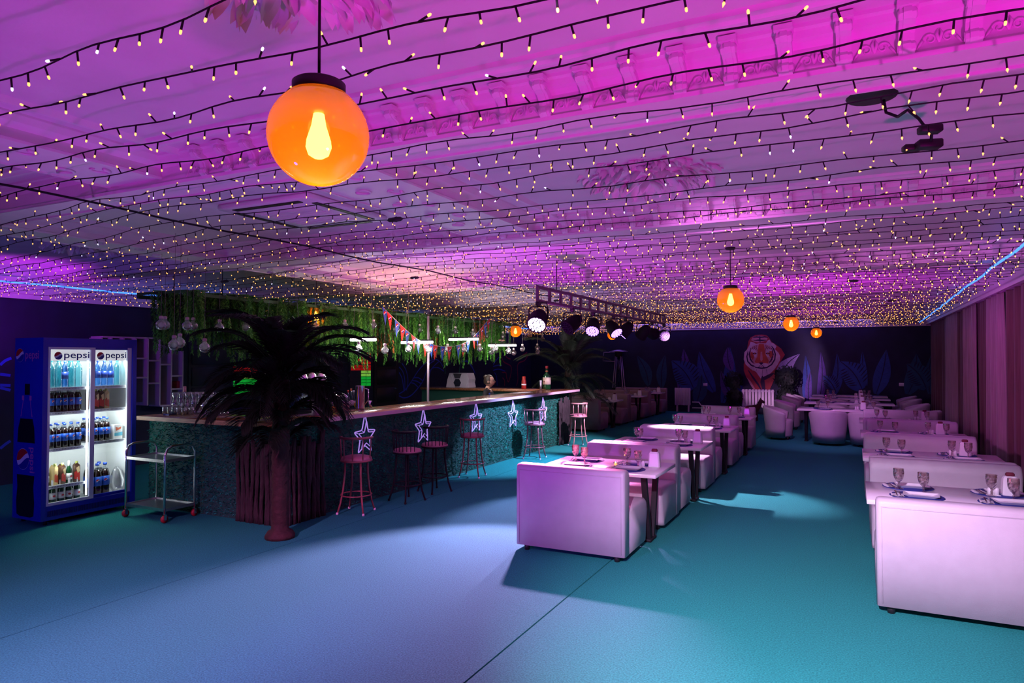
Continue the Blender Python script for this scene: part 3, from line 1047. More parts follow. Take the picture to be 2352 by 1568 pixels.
def table_build(w_, d_, mat, z=0.71):
    def f(label):
        t = thing('booth_table', label, 'table', (0, 0, 0), 0, 'restaurant tables')
        b = B()
        b.rbox(-w_ / 2, w_ / 2, -d_ / 2, d_ / 2, z - .036, z, .004, 1)
        obj('table_top', b, mat, t)
        for sx in (-1, 1):
            x = sx * (w_ / 2 - .16)
            for sy in (-1, 1):
                b = B()
                b.box(x - .04, x + .04, sy * .23 - .06, sy * .23 + .06, z - .042, z - .036)
                b.add([(x - .026, sy * .23 - .026, z - .036), (x + .026, sy * .23 - .026, z - .036), (x + .026, sy * .23 + .026, z - .036), (x - .026, sy * .23 + .026, z - .036),
                       (x - .026, sy * .06 - .026, .03), (x + .026, sy * .06 - .026, .03), (x + .026, sy * .06 + .026, .03), (x - .026, sy * .06 + .026, .03)],
                      [(0, 3, 2, 1), (4, 5, 6, 7), (0, 1, 5, 4), (1, 2, 6, 5), (2, 3, 7, 6), (3, 0, 4, 7)])
                obj('leg', b, BLACK, t)
            b = B()
            b.rbox(x - .035, x + .035, -.11, .11, 0, .03, .006, 1)
            obj('foot_bar', b, BLACK, t)
        b = B()
        b.box(-(w_ / 2 - .16), w_ / 2 - .16, -.02, .02, z - .075, z - .036)
        obj('cross_bar', b, BLACK, t)
        return t
    return f


# ---- table ware
def goblet_build(label):
    t = thing('goblet', label, 'goblet', (0, 0, 0), 0, 'amber glass goblets')
    b = B()
    prof = [(0.036, 0.0), (0.034, 0.004), (0.012, 0.010), (0.006, 0.02), (0.009, 0.034), (0.0055, 0.045), (0.010, 0.058), (0.022, 0.068), (0.032, 0.085), (0.038, 0.105), (0.0405, 0.125), (0.0405, 0.145), (0.040, 0.168)]
    b.lathe(prof[:7], 12)
    g = obj('stem', b, AMBERG, t)
    b = B()
    b.lathe(prof[6:] + [(0.0375, 0.168), (0.037, 0.125), (0.03, 0.088), (0.0, 0.07)], 12, sm=False, wob=True)
    obj('bowl', b, AMBERG, t)
    return t


mk_goblet = Maker(goblet_build)


def plate_build(label):
    t = thing('plate', label, 'plate', (0, 0, 0), 0, 'white rectangular plates')
    b = B()
    vs = []
    for (sx, sy, z) in ((.085, .055, 0), (.125, .085, .02), (.118, .078, .02), (.08, .05, .006)):
        vs += [(-sx, -sy, z), (sx, -sy, z), (sx, sy, z), (-sx, sy, z)]
    fs = [(3, 2, 1, 0), (12, 13, 14, 15)]
    for k in range(3):
        for i in range(4):
            j = (i + 1) % 4
            fs.append((k * 4 + i, k * 4 + j, k * 4 + 4 + j, k * 4 + 4 + i))
    b.add(vs, fs)
    obj('dish', b, PORCELAIN, t)
    return t


def mat_build(label):
    t = thing('placemat', label, 'placemat', (0, 0, 0), 0, 'round blue placemats')
    b = B().lathe([(0.19, 0), (0.192, 0.0015), (0.19, 0.003), (0.0, 0.003)], 32)
    obj('disc', b, MATBLUE, t)
    b = B().tube([(0.186 * math.cos(a), 0.186 * math.sin(a), 0.003) for a in [2 * math.pi * k / 32 for k in range(32)]], 0.003, 4, closed=True)
    obj('rim', b, MATBLUE, t)
    return t


def napkin_build(label):
    t = thing('napkin', label, 'napkin', (0, 0, 0), 0, 'napkins with cutlery')
    b = B()
    n = 6
    vs, fs = [], []
    for i in range(n + 1):
        for k in range(3):
            vs.append((-0.045 + .09 * i / n, -.07 + .07 * k, 0.004 + 0.005 * math.sin(i * 1.7 + k)))
    for i in range(n):
        for k in range(2):
            a = i * 3 + k
            fs.append((a, a + 1, a + 4, a + 3))
    vs2 = [(x, y_, 0.0) for x, y_, z in vs]
    m_ = len(vs)
    b.add(vs + vs2, fs + [tuple(q + m_ for q in f[::-1]) for f in fs] + [(0, 1, m_ + 1, m_), (1, 2, m_ + 2, m_ + 1), (n * 3, n * 3 + 1, m_ + n * 3 + 1, m_ + n * 3), (n * 3 + 1, n * 3 + 2, m_ + n * 3 + 2, m_ + n * 3 + 1)], 0, True)
    obj('cloth', b, CLOTHW, t)
    b = B()
    b.box(-.012, -.002, -.06, .09, .011, .014)
    b.box(-.016, .002, .09, .125, .011, .014)
    obj('knife', b, CHROME, t)
    b = B()
    b.box(.014, .022, -.06, .08, .011, .014)
    for k in range(3):
        b.box(.010 + .006 * k, .0125 + .006 * k, .08, .125, .011, .013)
    obj('fork', b, CHROME, t)
    return t


def dispenser_build(label):
    t = thing('napkin_box', label, 'napkin box', (0, 0, 0), 0, 'white napkin boxes')
    b = B()
    bw, bd, tw, td, h = .058, .045, .046, .034, .155
    vs = []
    for (wx, wy, z) in ((bw - .004, bd - .004, 0), (bw, bd, .008), (tw + .004, td + .004, h - .02), (tw - .008, td - .008, h)):
        r = .012
        vs += [(-wx + r, -wy, z), (wx - r, -wy, z), (wx, -wy + r, z), (wx, wy - r, z), (wx - r, wy, z), (-wx + r, wy, z), (-wx, wy - r, z), (-wx, -wy + r, z)]
    fs = [tuple(range(7, -1, -1)), tuple(24 + k for k in range(8))]
    for k in range(3):
        for i in range(8):
            j = (i + 1) % 8
            fs.append((k * 8 + i, k * 8 + j, k * 8 + 8 + j, k * 8 + 8 + i))
    b.add(vs, fs)
    obj('case', b, PORCELAIN, t)
    b = B()
    b.rbox(-.03, .03, -.018, .018, h - .004, h + .028, .009, 1)
    obj('paper_napkins', b, M('dark_red_napkins', (0.14, 0.01, 0.03), .7), t)
    return t


def salt_build(label):
    t = thing('salt_set', label, 'salt set', (0, 0, 0), 0, 'white salt and pepper sets')
    for s in (-1, 1):
        b = B().lathe([(.018, 0), (.019, .045), (.014, .058), (.0, .062)], 10, c=(s * .022, 0, .006))
        obj('shaker', b, PORCELAIN, t)
    b = B()
    b.rbox(-.048, .048, -.026, .026, 0, .008, .003, 1)
    b.box(-.004, .004, -.003, .003, .006, .085)
    obj('stand', b, PORCELAIN, t)
    return t


mk_plate, mk_mat, mk_nap, mk_box, mk_salt = Maker(plate_build), Maker(mat_build), Maker(napkin_build), Maker(dispenser_build), Maker(salt_build)


def lay_table(cx, cy, z, w_, d_, where, boxside=1, places=4, lite=False, boxin=.13):
    k = 0
    for sx in (-1, 1):
        for sy in (-1, 1):
            seat = ('near' if sy < 0 else 'far') + ' ' + ('left' if sx < 0 else 'right')
            px_, py_ = cx + sx * w_ * .23 + random.uniform(-.03, .03) - .02, cy + sy * d_ * .24
            rz = random.uniform(-.1, .1)
            mk_mat((px_, py_, z), rz, 'blue round placemat at the %s place of %s' % (seat, where))
            mk_plate((px_ + .03, py_, z + .003), rz, 'white plate at the %s place of %s' % (seat, where))
            if not lite:
                mk_nap((px_ - .135, py_ - .01, z + .003), rz + random.uniform(-.2, .2) + (math.pi if sy > 0 else 0), 'napkin with cutlery at the %s place of %s' % (seat, where))
            gx = px_ + (.075 if sy < 0 else -.065) + random.uniform(-.02, .02)
            gy = cy + sy * .075 + random.uniform(-.015, .015)
            if abs(gy - py_) < .12 and lite is False:
                pass
            mk_goblet((gx, gy, z + .003), random.uniform(0, 3), 'amber goblet at the %s place of %s' % (seat, where))
            k += 1
    bx = cx + boxside * (w_ / 2 - boxin)
    mk_box((bx, cy + (.06 if boxin < .2 else .16), z), random.uniform(-.1, .1), 'white napkin box on %s' % where)
    mk_salt((bx - .12, cy + (.0 if boxin < .2 else .1), z), random.uniform(-.4, .4), 'white salt and pepper set on %s' % where)


rk = ['front', 'second', 'third', 'fourth']
# left row
YLb = [5.80, 7.82, 10.05, 12.30, 14.62]
LX, LW = -2.33, 1.06
mkA = Maker(sofa_build(LW, LEATHER))
mkT = Maker(table_build(1.20, 0.80, WHITEW))
for k in range(4):
    a, c = YLb[k], YLb[k + 1]
    mkA((LX, a, 0), 0, 'pale leather sofa with its back to the camera, %s booth of the left row' % rk[k])
    mkA((LX + .02, c - .02, 0), math.pi, 'pale leather sofa facing the camera, %s booth of the left row' % rk[k])
    ty = a + (c - a) * .45
    mkT((LX + .07, ty, 0), 0, 'white table in the %s booth of the left row' % rk[k])
    lay_table(LX + .07, ty, .71, 1.2, .8, 'the %s left-row table' % rk[k], 1)
# right row
YRb = [5.50, 7.84, 10.25, 12.65, 15.1]
RX, RW = 0.75, 1.24
mkA2 = Maker(sofa_build(RW, LEATHER))
mkT2 = Maker(table_build(1.34, 0.88, WHITEW))
for k in range(4):
    a, c = YRb[k], YRb[k + 1]
    mkA2((RX, a, 0), 0, 'pale leather sofa with its back to the camera, %s booth by the curtains' % rk[k])
    mkA2((RX + (0, -.02, .06, .03)[k], c - .02, 0), math.pi, 'pale leather sofa facing the camera, %s booth by the curtains' % rk[k])
    ty = a + (c - a) * (.385 if k == 0 else .42)
    mkT2((RX, ty, 0), 0, 'white table in the %s booth by the curtains' % rk[k])
    lay_table(RX, ty + .07, .71, 1.34, .88, 'the %s curtain-side table' % rk[k], 1, boxin=.32)
# tea light on the front left table
t = thing('tea_light', 'small glowing candle on the front left-row table', 'candle', (-2.18, 6.72, .71))
obj('cup', B().lathe([(.018, 0), (.022, .03), (.020, .03), (.017, .004), (0, .004)], 14), GLASS, t)
obj('wax', B().lathe([(0, .004), (.017, .004), (.018, .016), (0, .018)], 14), M('wax', (1, .5, .15), emit=4, ecol=(1, .38, .08)), t)
obj('flame', B().lathe([(0, .018), (.004, .024), (0, .036)], 8), M('flame', (1, .8, .4), emit=30, ecol=(1, .6, .2)), t)

# brown tufted booths at the back left
BRX, BRW = -6.4, 1.75
mkA3 = Maker(sofa_build(BRW, LEATHER2, True))
mkT3 = Maker(table_build(1.7, 0.78, WHITEW))
bnames = ['first', 'middle', 'last']
ybk = [15.75, 18.3, 20.4, 22.6]
for k in range(3):
    a, c = ybk[k], ybk[k + 1]
    mkA3((BRX, a, 0), 0, 'brown tufted sofa turned away, %s booth behind the bar end' % bnames[k])
    mkA3((BRX, c - .02, 0), math.pi, 'brown tufted sofa facing the camera, %s booth behind the bar end' % bnames[k])
    ty = (a + c) / 2
    mkT3((BRX + .12, ty, 0), 0, 'white table in the %s booth behind the bar end' % bnames[k])
    lay_table(BRX + .12, ty, .71, 1.7, .78, 'the %s table behind the bar end' % bnames[k], 1, lite=True)

# ---- round tub chairs and long tables in front of the tiger wall
def tub_build(label):
    t = thing('tub_chair', label, 'armchair', (0, 0, 0), 0, 'white tub chairs')
    # curved shell: outer and inner wall swept round the back (-y is the back)
    n = 20
    vs, fs = [], []
    rings = [(.30, .05, 0), (.315, .25, 0), (.345, .5, 0), (.365, .68, 1), (.36, .72, 1), (.33, .735, 1), (.30, .72, 1), (.285, .66, 1), (.265, .42, 0)]
    for i in range(n + 1):
        a = R(-205) + R(230) * i / n
        drop = .14 * (abs(i - n / 2) / (n / 2)) ** 2
        for r, z, tp in rings:
            vs.append((r * math.cos(a) * 1.05, r * math.sin(a) * 1.0, z - drop * (tp or 0)))
    m_ = len(rings)
    for i in range(n):
        for k in range(m_ - 1):
            fs.append((i * m_ + k, i * m_ + k + 1, (i + 1) * m_ + k + 1, (i + 1) * m_ + k))
        fs.append((i * m_ + m_ - 1, i * m_, (i + 1) * m_, (i + 1) * m_ + m_ - 1))
    fs += [tuple(range(m_)), tuple(n * m_ + k for k in range(m_))]
    obj('shell', B().add(vs, fs, 0, True), LEATHER, t)
    b = B().lathe([(.24, .06), (.262, .1), (.268, .36), (.262, .42), (.235, .445), (.0, .45)], 24)
    obj('seat', b, LEATHER, t)
    for sx in (-1, 1):
        for sy in (-1, 1):
            obj('foot', B().lathe([(.015, 0), (.02, .065)], 8, c=(sx * .17, sy * .17, 0)), BLACKP, t)
    return t


mk_tub = Maker(tub_build)
mkT4 = Maker(table_build(1.95, 0.75, WHITEW))
rows = [(16.2, 'nearest'), (18.6, 'second'), (20.7, 'third'), (22.2, 'last')]
for ry, nm in rows:
    lx = -0.12
    mkT4((lx, ry, 0), 0, 'long white table, %s row before the dark mural' % nm)
    lay_table(lx, ry, .71, 1.95, .75, 'the %s long table' % nm, .35, lite=True)
    for sx, sn in ((-1, 'left'), (1, 'right')):
        mk_tub((lx + sx * .36, ry - .48, 0), 0, 'white tub chair showing its back at the %s half of the %s long table' % (sn, nm))
        if ry < 20:
            mk_tub((lx + sx * .36, ry + .62, 0), math.pi, 'white tub chair facing the camera at the %s half of the %s long table' % (sn, nm))
        mk_tub((lx + sx * 1.36, ry + .15, 0), sx * math.pi / 2, 'white tub chair at the %s end of the %s long table' % (sn, nm))

# ================================================================== THE BAR
BX, BY0, BY1, BZ = -5.5, 5.5, 13.7, 1.08      # front face, near face, far end, underside of the worktop
GRASSM = [M('artificial_grass_%d' % i, c, 0.75, spec=.2, noise=.2, nscale=60) for i, c in enumerate(((0.014, 0.20, 0.13), (0.02, 0.32, 0.21), (0.008, 0.10, 0.07)))]
bar = thing('bar_counter', 'U-shaped bar counter clad in artificial green grass', 'bar counter', (0, 0, 0))
b = B()
b.box(BX - .12, BX, BY0, BY1, 0, BZ)
b.box(-7.7, BX - .12, BY0, BY0 + .12, 0, BZ)
b.box(-8.9, BX - .12, BY1 - .55, BY1 - .43, 0, BZ)
b.box(BX - .12, BX + .02, BY1 - .02, BY1, 0, BZ)
obj('body', b, M('bar_body', (0.012, 0.07, 0.05), .8), bar)


def tuft(b, p, nrm, n_mat):
    L = random.uniform(.018, .042)
    a = Vector((random.uniform(-1, 1), random.uniform(-1, 1), random.uniform(-1, 1)))
    d = (nrm * random.uniform(.5, 1.1) + a * .8).normalized() * L
    s = d.cross(Vector((random.uniform(-1, 1), random.uniform(-1, 1), random.uniform(-1, 1)))).normalized() * random.uniform(.003, .006)
    b.add([p - s, p + s, p + d * .6 + s * .8, p + d, p + d * .6 - s * .8], [(0, 1, 2, 3, 4)], n_mat)


b = B()
for k in range(21000):
    y = random.uniform(BY0, BY1 - .02)
    z = random.uniform(.02, BZ - .06)
    if (y * 0.6) % 1.0 < .018:
        continue
    tuft(b, Vector((BX, y, z)), Vector((1, 0, 0)), random.choice((0, 0, 1, 1, 2)))
for k in range(7000):
    tuft(b, Vector((random.uniform(-7.7, BX), BY0, random.uniform(.02, BZ - .03))), Vector((0, -1, 0)), random.choice((0, 0, 1, 1, 2)))
g = obj('grass_cladding', b, GRASSM, bar)
g['kind'] = 'stuff'
g['label'] = 'dense artificial grass blades'
wt = thing('bar_worktop', 'glossy brown wooden bar top running round the whole bar', 'bar top', (0, 0, BZ))
b = B()
b.rbox(BX - .42, BX + .20, BY0 - .33, BY1 + .16, 0, .05, .006, 1)
obj('long_board', b, WOOD, wt)
b = B()
b.rbox(-7.46, BX - .425, BY0 - .33, BY0 + .32, 0, .05, .006, 1)
obj('near_board', b, WOOD, wt)
b = B()
b.rbox(-8.9, BX - .425, BY1 - .62, BY1 + .05, 0, .05, .006, 1)
obj('far_board', b, WOOD, wt)
b = B()
b.box(BX + .198, BX + .206, BY0 - .33, BY1 + .16, .002, .048)
obj('front_edge_band', b, M('edge_band', (0.55, 0.36, 0.40), .35), wt)
b = B()
b.box(-7.46, BX + .2, BY0 - .338, BY0 - .330, .002, .048)
obj('near_edge_band', b, WOODL, wt)

# bark slabs round the two outer corners
BARK = M('bark', (0.035, 0.022, 0.024), .9, noise=.6, nscale=14, bump=1.0, bscale=30, stretch=(3, 3, .5))
def bark_slab(x, y, ang, w_, h):
    b = B()
    n, m_ = 9, 7
    vs, fs = [], []
    ph = random.uniform(0, 9)
    for i in range(n):
        t_ = i / (n - 1)
        cx = .012 * math.sin(t_ * 5 + ph)
        ww = w_ * (0.85 + .2 * math.sin(t_ * 7 + ph * 2))
        for k in range(m_):
            a = math.pi * k / (m_ - 1)
            r = .5 * ww
            vs.append((cx + r * math.cos(a) + random.uniform(-.004, .004), -(.028 * math.sin(a) + random.uniform(0, .010)), h * t_))
    for i in range(n - 1):
        for k in range(m_ - 1):
            q = i * m_ + k
            fs.append((q, q + 1, q + m_ + 1, q + m_))
        fs.append((i * m_ + m_ - 1, i * m_, (i + 1) * m_, (i + 1) * m_ + m_ - 1))
    fs += [tuple(range(m_)), tuple((n - 1) * m_ + k for k in range(m_))]
    b.add(vs, fs, 0, True)
    return b


t = thing('bark_cladding', 'rough vertical bark slabs wrapped round the near bar corner', 'bark cladding', (0, 0, 0))
for k in range(9):
    x = -6.12 + k * .073
    obj('bark_slab', bark_slab(0, 0, 0, random.uniform(.06, .085), random.uniform(.82, 1.0)), BARK, t, (x, BY0 - .045, 0))
for k in range(8):
    y = BY0 + .02 + k * .075
    obj('bark_slab', bark_slab(0, 0, 0, random.uniform(.06, .085), random.uniform(.82, 1.0)), BARK, t, (BX + .045, y, 0), (0, 0, math.pi / 2))
t = thing('bark_cladding', 'rough vertical bark slabs at the far bar end', 'bark cladding', (0, 0, 0))
for k in range(7):
    obj('bark_slab', bark_slab(0, 0, 0, random.uniform(.07, .095), random.uniform(.86, 1.0)), BARK, t, (BX + .05, BY1 - .62 + k * .085, 0), (0, 0, math.pi / 2))

# ---- star lamps on the bar front
def star_build(label):
    t = thing('star_lamp', label, 'star lamp', (0, 0, 0), 0, 'violet star lamps on the bar front')
    def ring(r0, r1, x, sc=1.0):
        pts = []
        for k in range(10):
            a = math.pi / 2 + k * math.pi / 5
            rr = r0 if k % 2 == 0 else r1
            st = 1.25 if k == 0 else 1
            pts.append(Vector((x, rr * math.cos(a) * .92, rr * math.sin(a) * st)))
        out = []
        for k in range(10):
            p, q = pts[k], pts[(k + 1) % 10]
            pr = pts[k - 1]
            out += [p.lerp(pr, .14), p.lerp((pr + q) / 2, .08), p.lerp(q, .14)]
        return pts, out
    p1, o1 = ring(.235, .105, 0)
    p2, o2 = ring(.17, .072, .025)
    obj('outer_tube', B().tube(o1, .0075, 6, closed=True), NEONV, t)
    obj('inner_tube', B().tube(o2, .0055, 6, closed=True), NEONV, t)
    b = B()
    for k in range(10):
        b.tube([p1[k] * .97, p2[k] * .97], .004, 5)
    obj('spokes', b, NEONV, t)
    return t


mk_star = Maker(star_build)
for px, py, lab in ((838, 1003, 'violet star lamp nearest the palm on the bar front'), (972, 983, 'violet star lamp behind the two black stools'), (1093, 963, 'violet star lamp behind the fourth stool'), (1178, 955, 'violet star lamp between two stools on the bar front'), (1247, 945, 'violet star lamp nearest the far bar end')):
    p = onx(px, py, BX + .05)
    mk_star(p, 0, lab)

# ---- bar stools
STOOLR = M('stool_red_metal', (0.34, 0.10, 0.11), .3, .3)
STOOLP = M('stool_pink_metal', (0.60, 0.30, 0.28), .3, .2)
SEATM = M('stool_seat', (0.42, 0.17, 0.22), .5)
TIPM = M('stool_foot', (0.75, 0.6, 0.72), .5)
def stool_build(metal, spindles, arc0, arc1):
    def f(label):
        t = thing('bar_stool', label, 'bar stool', (0, 0, 0), 0, 'bar stools')
        b = B().lathe([(.0, .60), (.165, .60), (.178, .61), (.18, .628), (.168, .648), (.12, .66), (0, .663)], 24)
        obj('seat', b, SEATM, t)
        b = B().tube([(.176 * math.cos(a), .176 * math.sin(a), .607) for a in [2 * math.pi * k / 24 for k in range(24)]], .012, 6, closed=True)
        obj('seat_ring', b, metal, t)
        for k in range(4):
            a = math.pi / 4 + k * math.pi / 2
            pts = [(r * math.cos(a), r * math.sin(a), z) for r, z in ((.135, .60), (.14, .45), (.158, .28), (.19, .12), (.225, .012))]
            l = obj('leg', B().tube(pts, [.0125, .0125, .012, .0115, .011], 8), metal, t)
            obj('foot_cap', B().lathe([(.013, 0), (.015, .004), (.014, .024), (.0, .026)], 8, c=(.227 * math.cos(a), .227 * math.sin(a), 0)), TIPM if metal is not BLACK else BLACK, l)
        b = B().tube([(.178 * math.cos(a), .178 * math.sin(a), .21) for a in [2 * math.pi * k / 24 for k in range(24)]], .008, 6, closed=True)
        obj('foot_ring', b, metal, t)
        pts = [(.185 * math.cos(a), .185 * math.sin(a), .875) for a in [R(arc0 + (arc1 - arc0) * k / 20) for k in range(21)]]
        b = B()
        for k in range(20):
            p, q = Vector(pts[k]), Vector(pts[k + 1])
        b.tube(pts, [.011] + [.015] * 19 + [.011], 8)
        obj('back_rail', b, metal, t)
        for k in range(spindles):
            a = R(arc0 + (arc1 - arc0) * (k + .6) / (spindles + .2))
            b = B().tube([(.172 * math.cos(a), .172 * math.sin(a), .61), (.185 * math.cos(a), .185 * math.sin(a), .87)], .0075 if spindles < 8 else .005, 6)
            obj('spindle', b, metal, t)
        return t
    return f


mkS1, mkS2, mkS3 = Maker(stool_build(STOOLR, 5, 180, 380)), Maker(stool_build(BLACK, 11, 180, 360)), Maker(stool_build(STOOLP, 6, 200, 400))
def at_floor(px, py):
    p = onz(px, py, 0)
    return (p.x, p.y, 0)


mkS1(at_floor(818, 1176), R(15), 'red metal bar stool nearest the palm')
mkS2(at_floor(935, 1149), R(-15), 'black bar stool with many thin spindles')
mkS2(at_floor(998, 1128), R(70), 'black bar stool turned sideways beside another black one')
mkS1(at_floor(1085, 1094), R(10), 'red metal bar stool alone in the middle of the bar')
mkS1(at_floor(1228, 1052), R(5), 'red metal bar stool below the last star lamp')
mkS3(at_floor(1328, 1024), R(40), 'pink lit bar stool standing past the bar end')

# ================================================================== PALMS
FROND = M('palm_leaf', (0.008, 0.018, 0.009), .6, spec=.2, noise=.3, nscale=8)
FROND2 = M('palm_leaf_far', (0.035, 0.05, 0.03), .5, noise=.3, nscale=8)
TRUNK = M('palm_trunk', (0.03, 0.010, 0.009), .8, noise=.4, nscale=12, bump=.6, bscale=25)
def frond(L, droop, rise, n=46, ll=.30, mi=0):
    """arching rib with two rows of narrow leaflets, growing along +x"""
    b = B()
    pts = []
    for k in range(15):
        t_ = k / 14
        pts.append(Vector((L * (t_ - .12 * droop * t_ ** 3), 0, rise * math.sin(t_ * 1.9) * .6 - droop * L * .55 * t_ ** 2.6)))
    b.tube(pts, [.011 * (1 - .85 * k / 14) + .001 for k in range(15)], 5)
    for k in range(n):
        t_ = .12 + .88 * (k + .5) / n
        f = t_ * 14
        i = min(13, int(f))
        p = pts[i].lerp(pts[i + 1], f - i)
        d = (pts[i + 1] - pts[i]).normalized()
        for s in (-1, 1):
            l = ll * (math.sin(math.pi * (0.10 + .82 * t_)) ** .7) * random.uniform(.85, 1.1)
            side = Vector((0, s, 0))
            dir_ = (side * .75 + d * .85 + Vector((0, 0, .10))).normalized()
            wv = Vector((0, 0, 1)).cross(dir_).normalized() * .0095
            p1 = p + dir_ * l * .45 + Vector((0, 0, .01))
            p2 = p + dir_ * l + Vector((0, 0, -.16 * l - random.uniform(0, .03)))
            b.add([p - wv * .5, p + wv * .5, p1 + wv, p2, p1 - wv, p1 + Vector((0, 0, -.006))], [(0, 1, 2, 5), (0, 5, 4), (5, 2, 3), (5, 3, 4)], 0)
    return b


def palm(loc, h, nf, label, mat, trunk_r, Lr, rings, lower=True):
    t = thing('palm_tree', label, 'palm', loc)
    b = B()
    prof = [(trunk_r * 1.7, 0), (trunk_r * 1.75, .03), (trunk_r * 1.45, .07)]
    z = .07
    while z < h:
        prof += [(trunk_r * random.uniform(1.0, 1.1), z + .02), (trunk_r * random.uniform(.9, .98), z + .09)]
        z += .1
    prof += [(trunk_r * .7, h + .05), (0, h + .09)]
    obj('trunk', b.lathe(prof, 14, sm=True), TRUNK, t)
    meshes = [frond(Lr * q, dr, ri).mesh('frond', [mat]) for q, dr, ri in ((1.0, .55, .32), (.95, .75, .26), (.85, .95, .18), (.8, .35, .30), (.54, .7, .2), (.6, .5, .24))]
    for ring, (zz, cnt, tilt, ms) in enumerate(rings):
        for k in range(cnt):
            a = 2 * math.pi * (k + .37 * ring) / cnt + random.uniform(-.25, .25)
            o = obj('frond', random.choice([meshes[q] for q in ms]), None, t, (0.03 * math.cos(a), .03 * math.sin(a), zz + random.uniform(-.06, .06)), (random.uniform(-.3, .3), -R(tilt) + random.uniform(-.2, .2), a))
            o.scale = (random.uniform(.85, 1.1),) * 3
    return t


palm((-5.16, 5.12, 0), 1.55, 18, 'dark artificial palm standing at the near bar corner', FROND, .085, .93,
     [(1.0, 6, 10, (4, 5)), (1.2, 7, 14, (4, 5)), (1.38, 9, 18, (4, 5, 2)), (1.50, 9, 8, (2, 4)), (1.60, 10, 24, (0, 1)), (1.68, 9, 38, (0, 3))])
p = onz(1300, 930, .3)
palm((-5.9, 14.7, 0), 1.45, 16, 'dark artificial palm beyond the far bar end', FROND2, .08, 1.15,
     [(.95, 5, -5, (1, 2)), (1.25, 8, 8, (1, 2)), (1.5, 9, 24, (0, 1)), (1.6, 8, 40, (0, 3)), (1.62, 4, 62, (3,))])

# ---- topiary trees by the back wall
TOPI = M('topiary_leaf', (0.008, 0.02, 0.012), .7)
def topiary(x, y, balls, label):
    t = thing('topiary_tree', label, 'topiary', (x, y, 0), 0, 'topiary trees before the mural')
    obj('pot', B().lathe([(.13, 0), (.15, .02), (.18, .28), (.19, .30), (.165, .30), (.15, .05), (0, .05)], 18), BLACKP, t)
    obj('trunk', B().tube([(0, 0, .05), (.01, 0, .7), (0, .01, balls[-1][0])], .03, 8), M('topiary_trunk', (.02, .012, .01), .9), t)
    for z, r in balls:
        b = B()
        for k in range(420):
            d = Vector((random.gauss(0, 1), random.gauss(0, 1), random.gauss(0, 1))).normalized()
            p = Vector((0, 0, z)) + d * r * random.uniform(.7, 1.0)
            s = d.orthogonal().normalized() * .035
            u = d.cross(s).normalized() * .035 + d * .03
            b.add([p - s, p + u, p + s, p - u * .6], [(0, 1, 2, 3)])
        b.ball((0, 0, z), r * .8, 12, 8)
        o = obj('foliage_ball', b, TOPI, t)
    return t


q = ony(1686, 870, 22.75)
topiary(q.x, 22.75, ((.55, .26), (q.z - .05, .30)), 'topiary tree left of the radiator under the tiger')
q = ony(1806, 865, 22.75)
topiary(q.x, 22.75, ((.6, .32), (q.z - .02, .38)), 'bushier topiary tree right of the tiger mural')

# ---- plush horse lying in front of the radiator
def skinned(name, verts, edges, radii, mat, parent=None, root=0, sub=2):
    me = bpy.data.meshes.new(name)
    me.from_pydata(verts, edges, [])
    o = bpy.data.objects.new(name, me)
    COL.objects.link(o)
    m = o.modifiers.new('skin', 'SKIN')
    m.use_smooth_shade = True
    for i, r in enumerate(radii):
        sv = me.skin_vertices[0].data[i]
        sv.radius = (r, r) if not isinstance(r, tuple) else r
        sv.use_root = (i == root)
    s = o.modifiers.new('sub', 'SUBSURF')
    s.levels = sub
    s.render_levels = sub
    me.materials.append(mat)
    dg = bpy.context.evaluated_depsgraph_get()
    ev = o.evaluated_get(dg)
    new = bpy.data.meshes.new_from_object(ev)
    bpy.data.objects.remove(o)
    if not new.materials:
        new.materials.append(mat)
    o = bpy.data.objects.new(name, new)
    COL.objects.link(o)
    if parent:
        o.parent = parent
    return o


q = ony(1728, 922, 20.4)
t = thing('toy_horse', 'dark red toy horse standing before the radiator under the tiger', 'toy', (q.x, 20.4, 0))
HM = M('toy_horse', (.06, .012, .02), .8)
hv = [(-.35, 0, .5), (-.1, 0, .52), (.15, 0, .52), (.28, 0, .62), (.36, 0, .78), (.42, 0, .82), (.54, 0, .74), (-.33, .09, .3), (-.35, .09, .02), (-.33, -.09, .3), (-.31, -.09, .02), (.17, .09, .3), (.19, .09, .02), (.17, -.09, .3), (.15, -.09, .02), (-.45, 0, .45), (-.5, 0, .25), (.36, .04, .92), (.36, -.04, .92)]
he = [(0, 1), (1, 2), (2, 3), (3, 4), (4, 5), (5, 6), (0, 7), (7, 8), (0, 9), (9, 10), (2, 11), (11, 12), (2, 13), (13, 14), (0, 15), (15, 16), (4, 17), (4, 18)]
hr = [.13, .13, .14, .10, .085, .08, .05, .06, .04, .06, .04, .055, .04, .055, .04, .03, .035, .02, .02]
skinned('body', [(x * .62, y * .62, z * .72) for x, y, z in hv], he, [r * .66 for r in hr], HM, t, 1)
b = B()
for k in range(7):
    b.prism([(.16 + k * .03, -.012, .60 + k * .045), (.22 + k * .03, -.012, .62 + k * .045), (.15 + k * .03, -.012, .69 + k * .045)], (0, .024, 0))
b.v = [(x * .62, y * .62, z * .72) for x, y, z in b.v]
obj('mane', b, BLACKP, t)

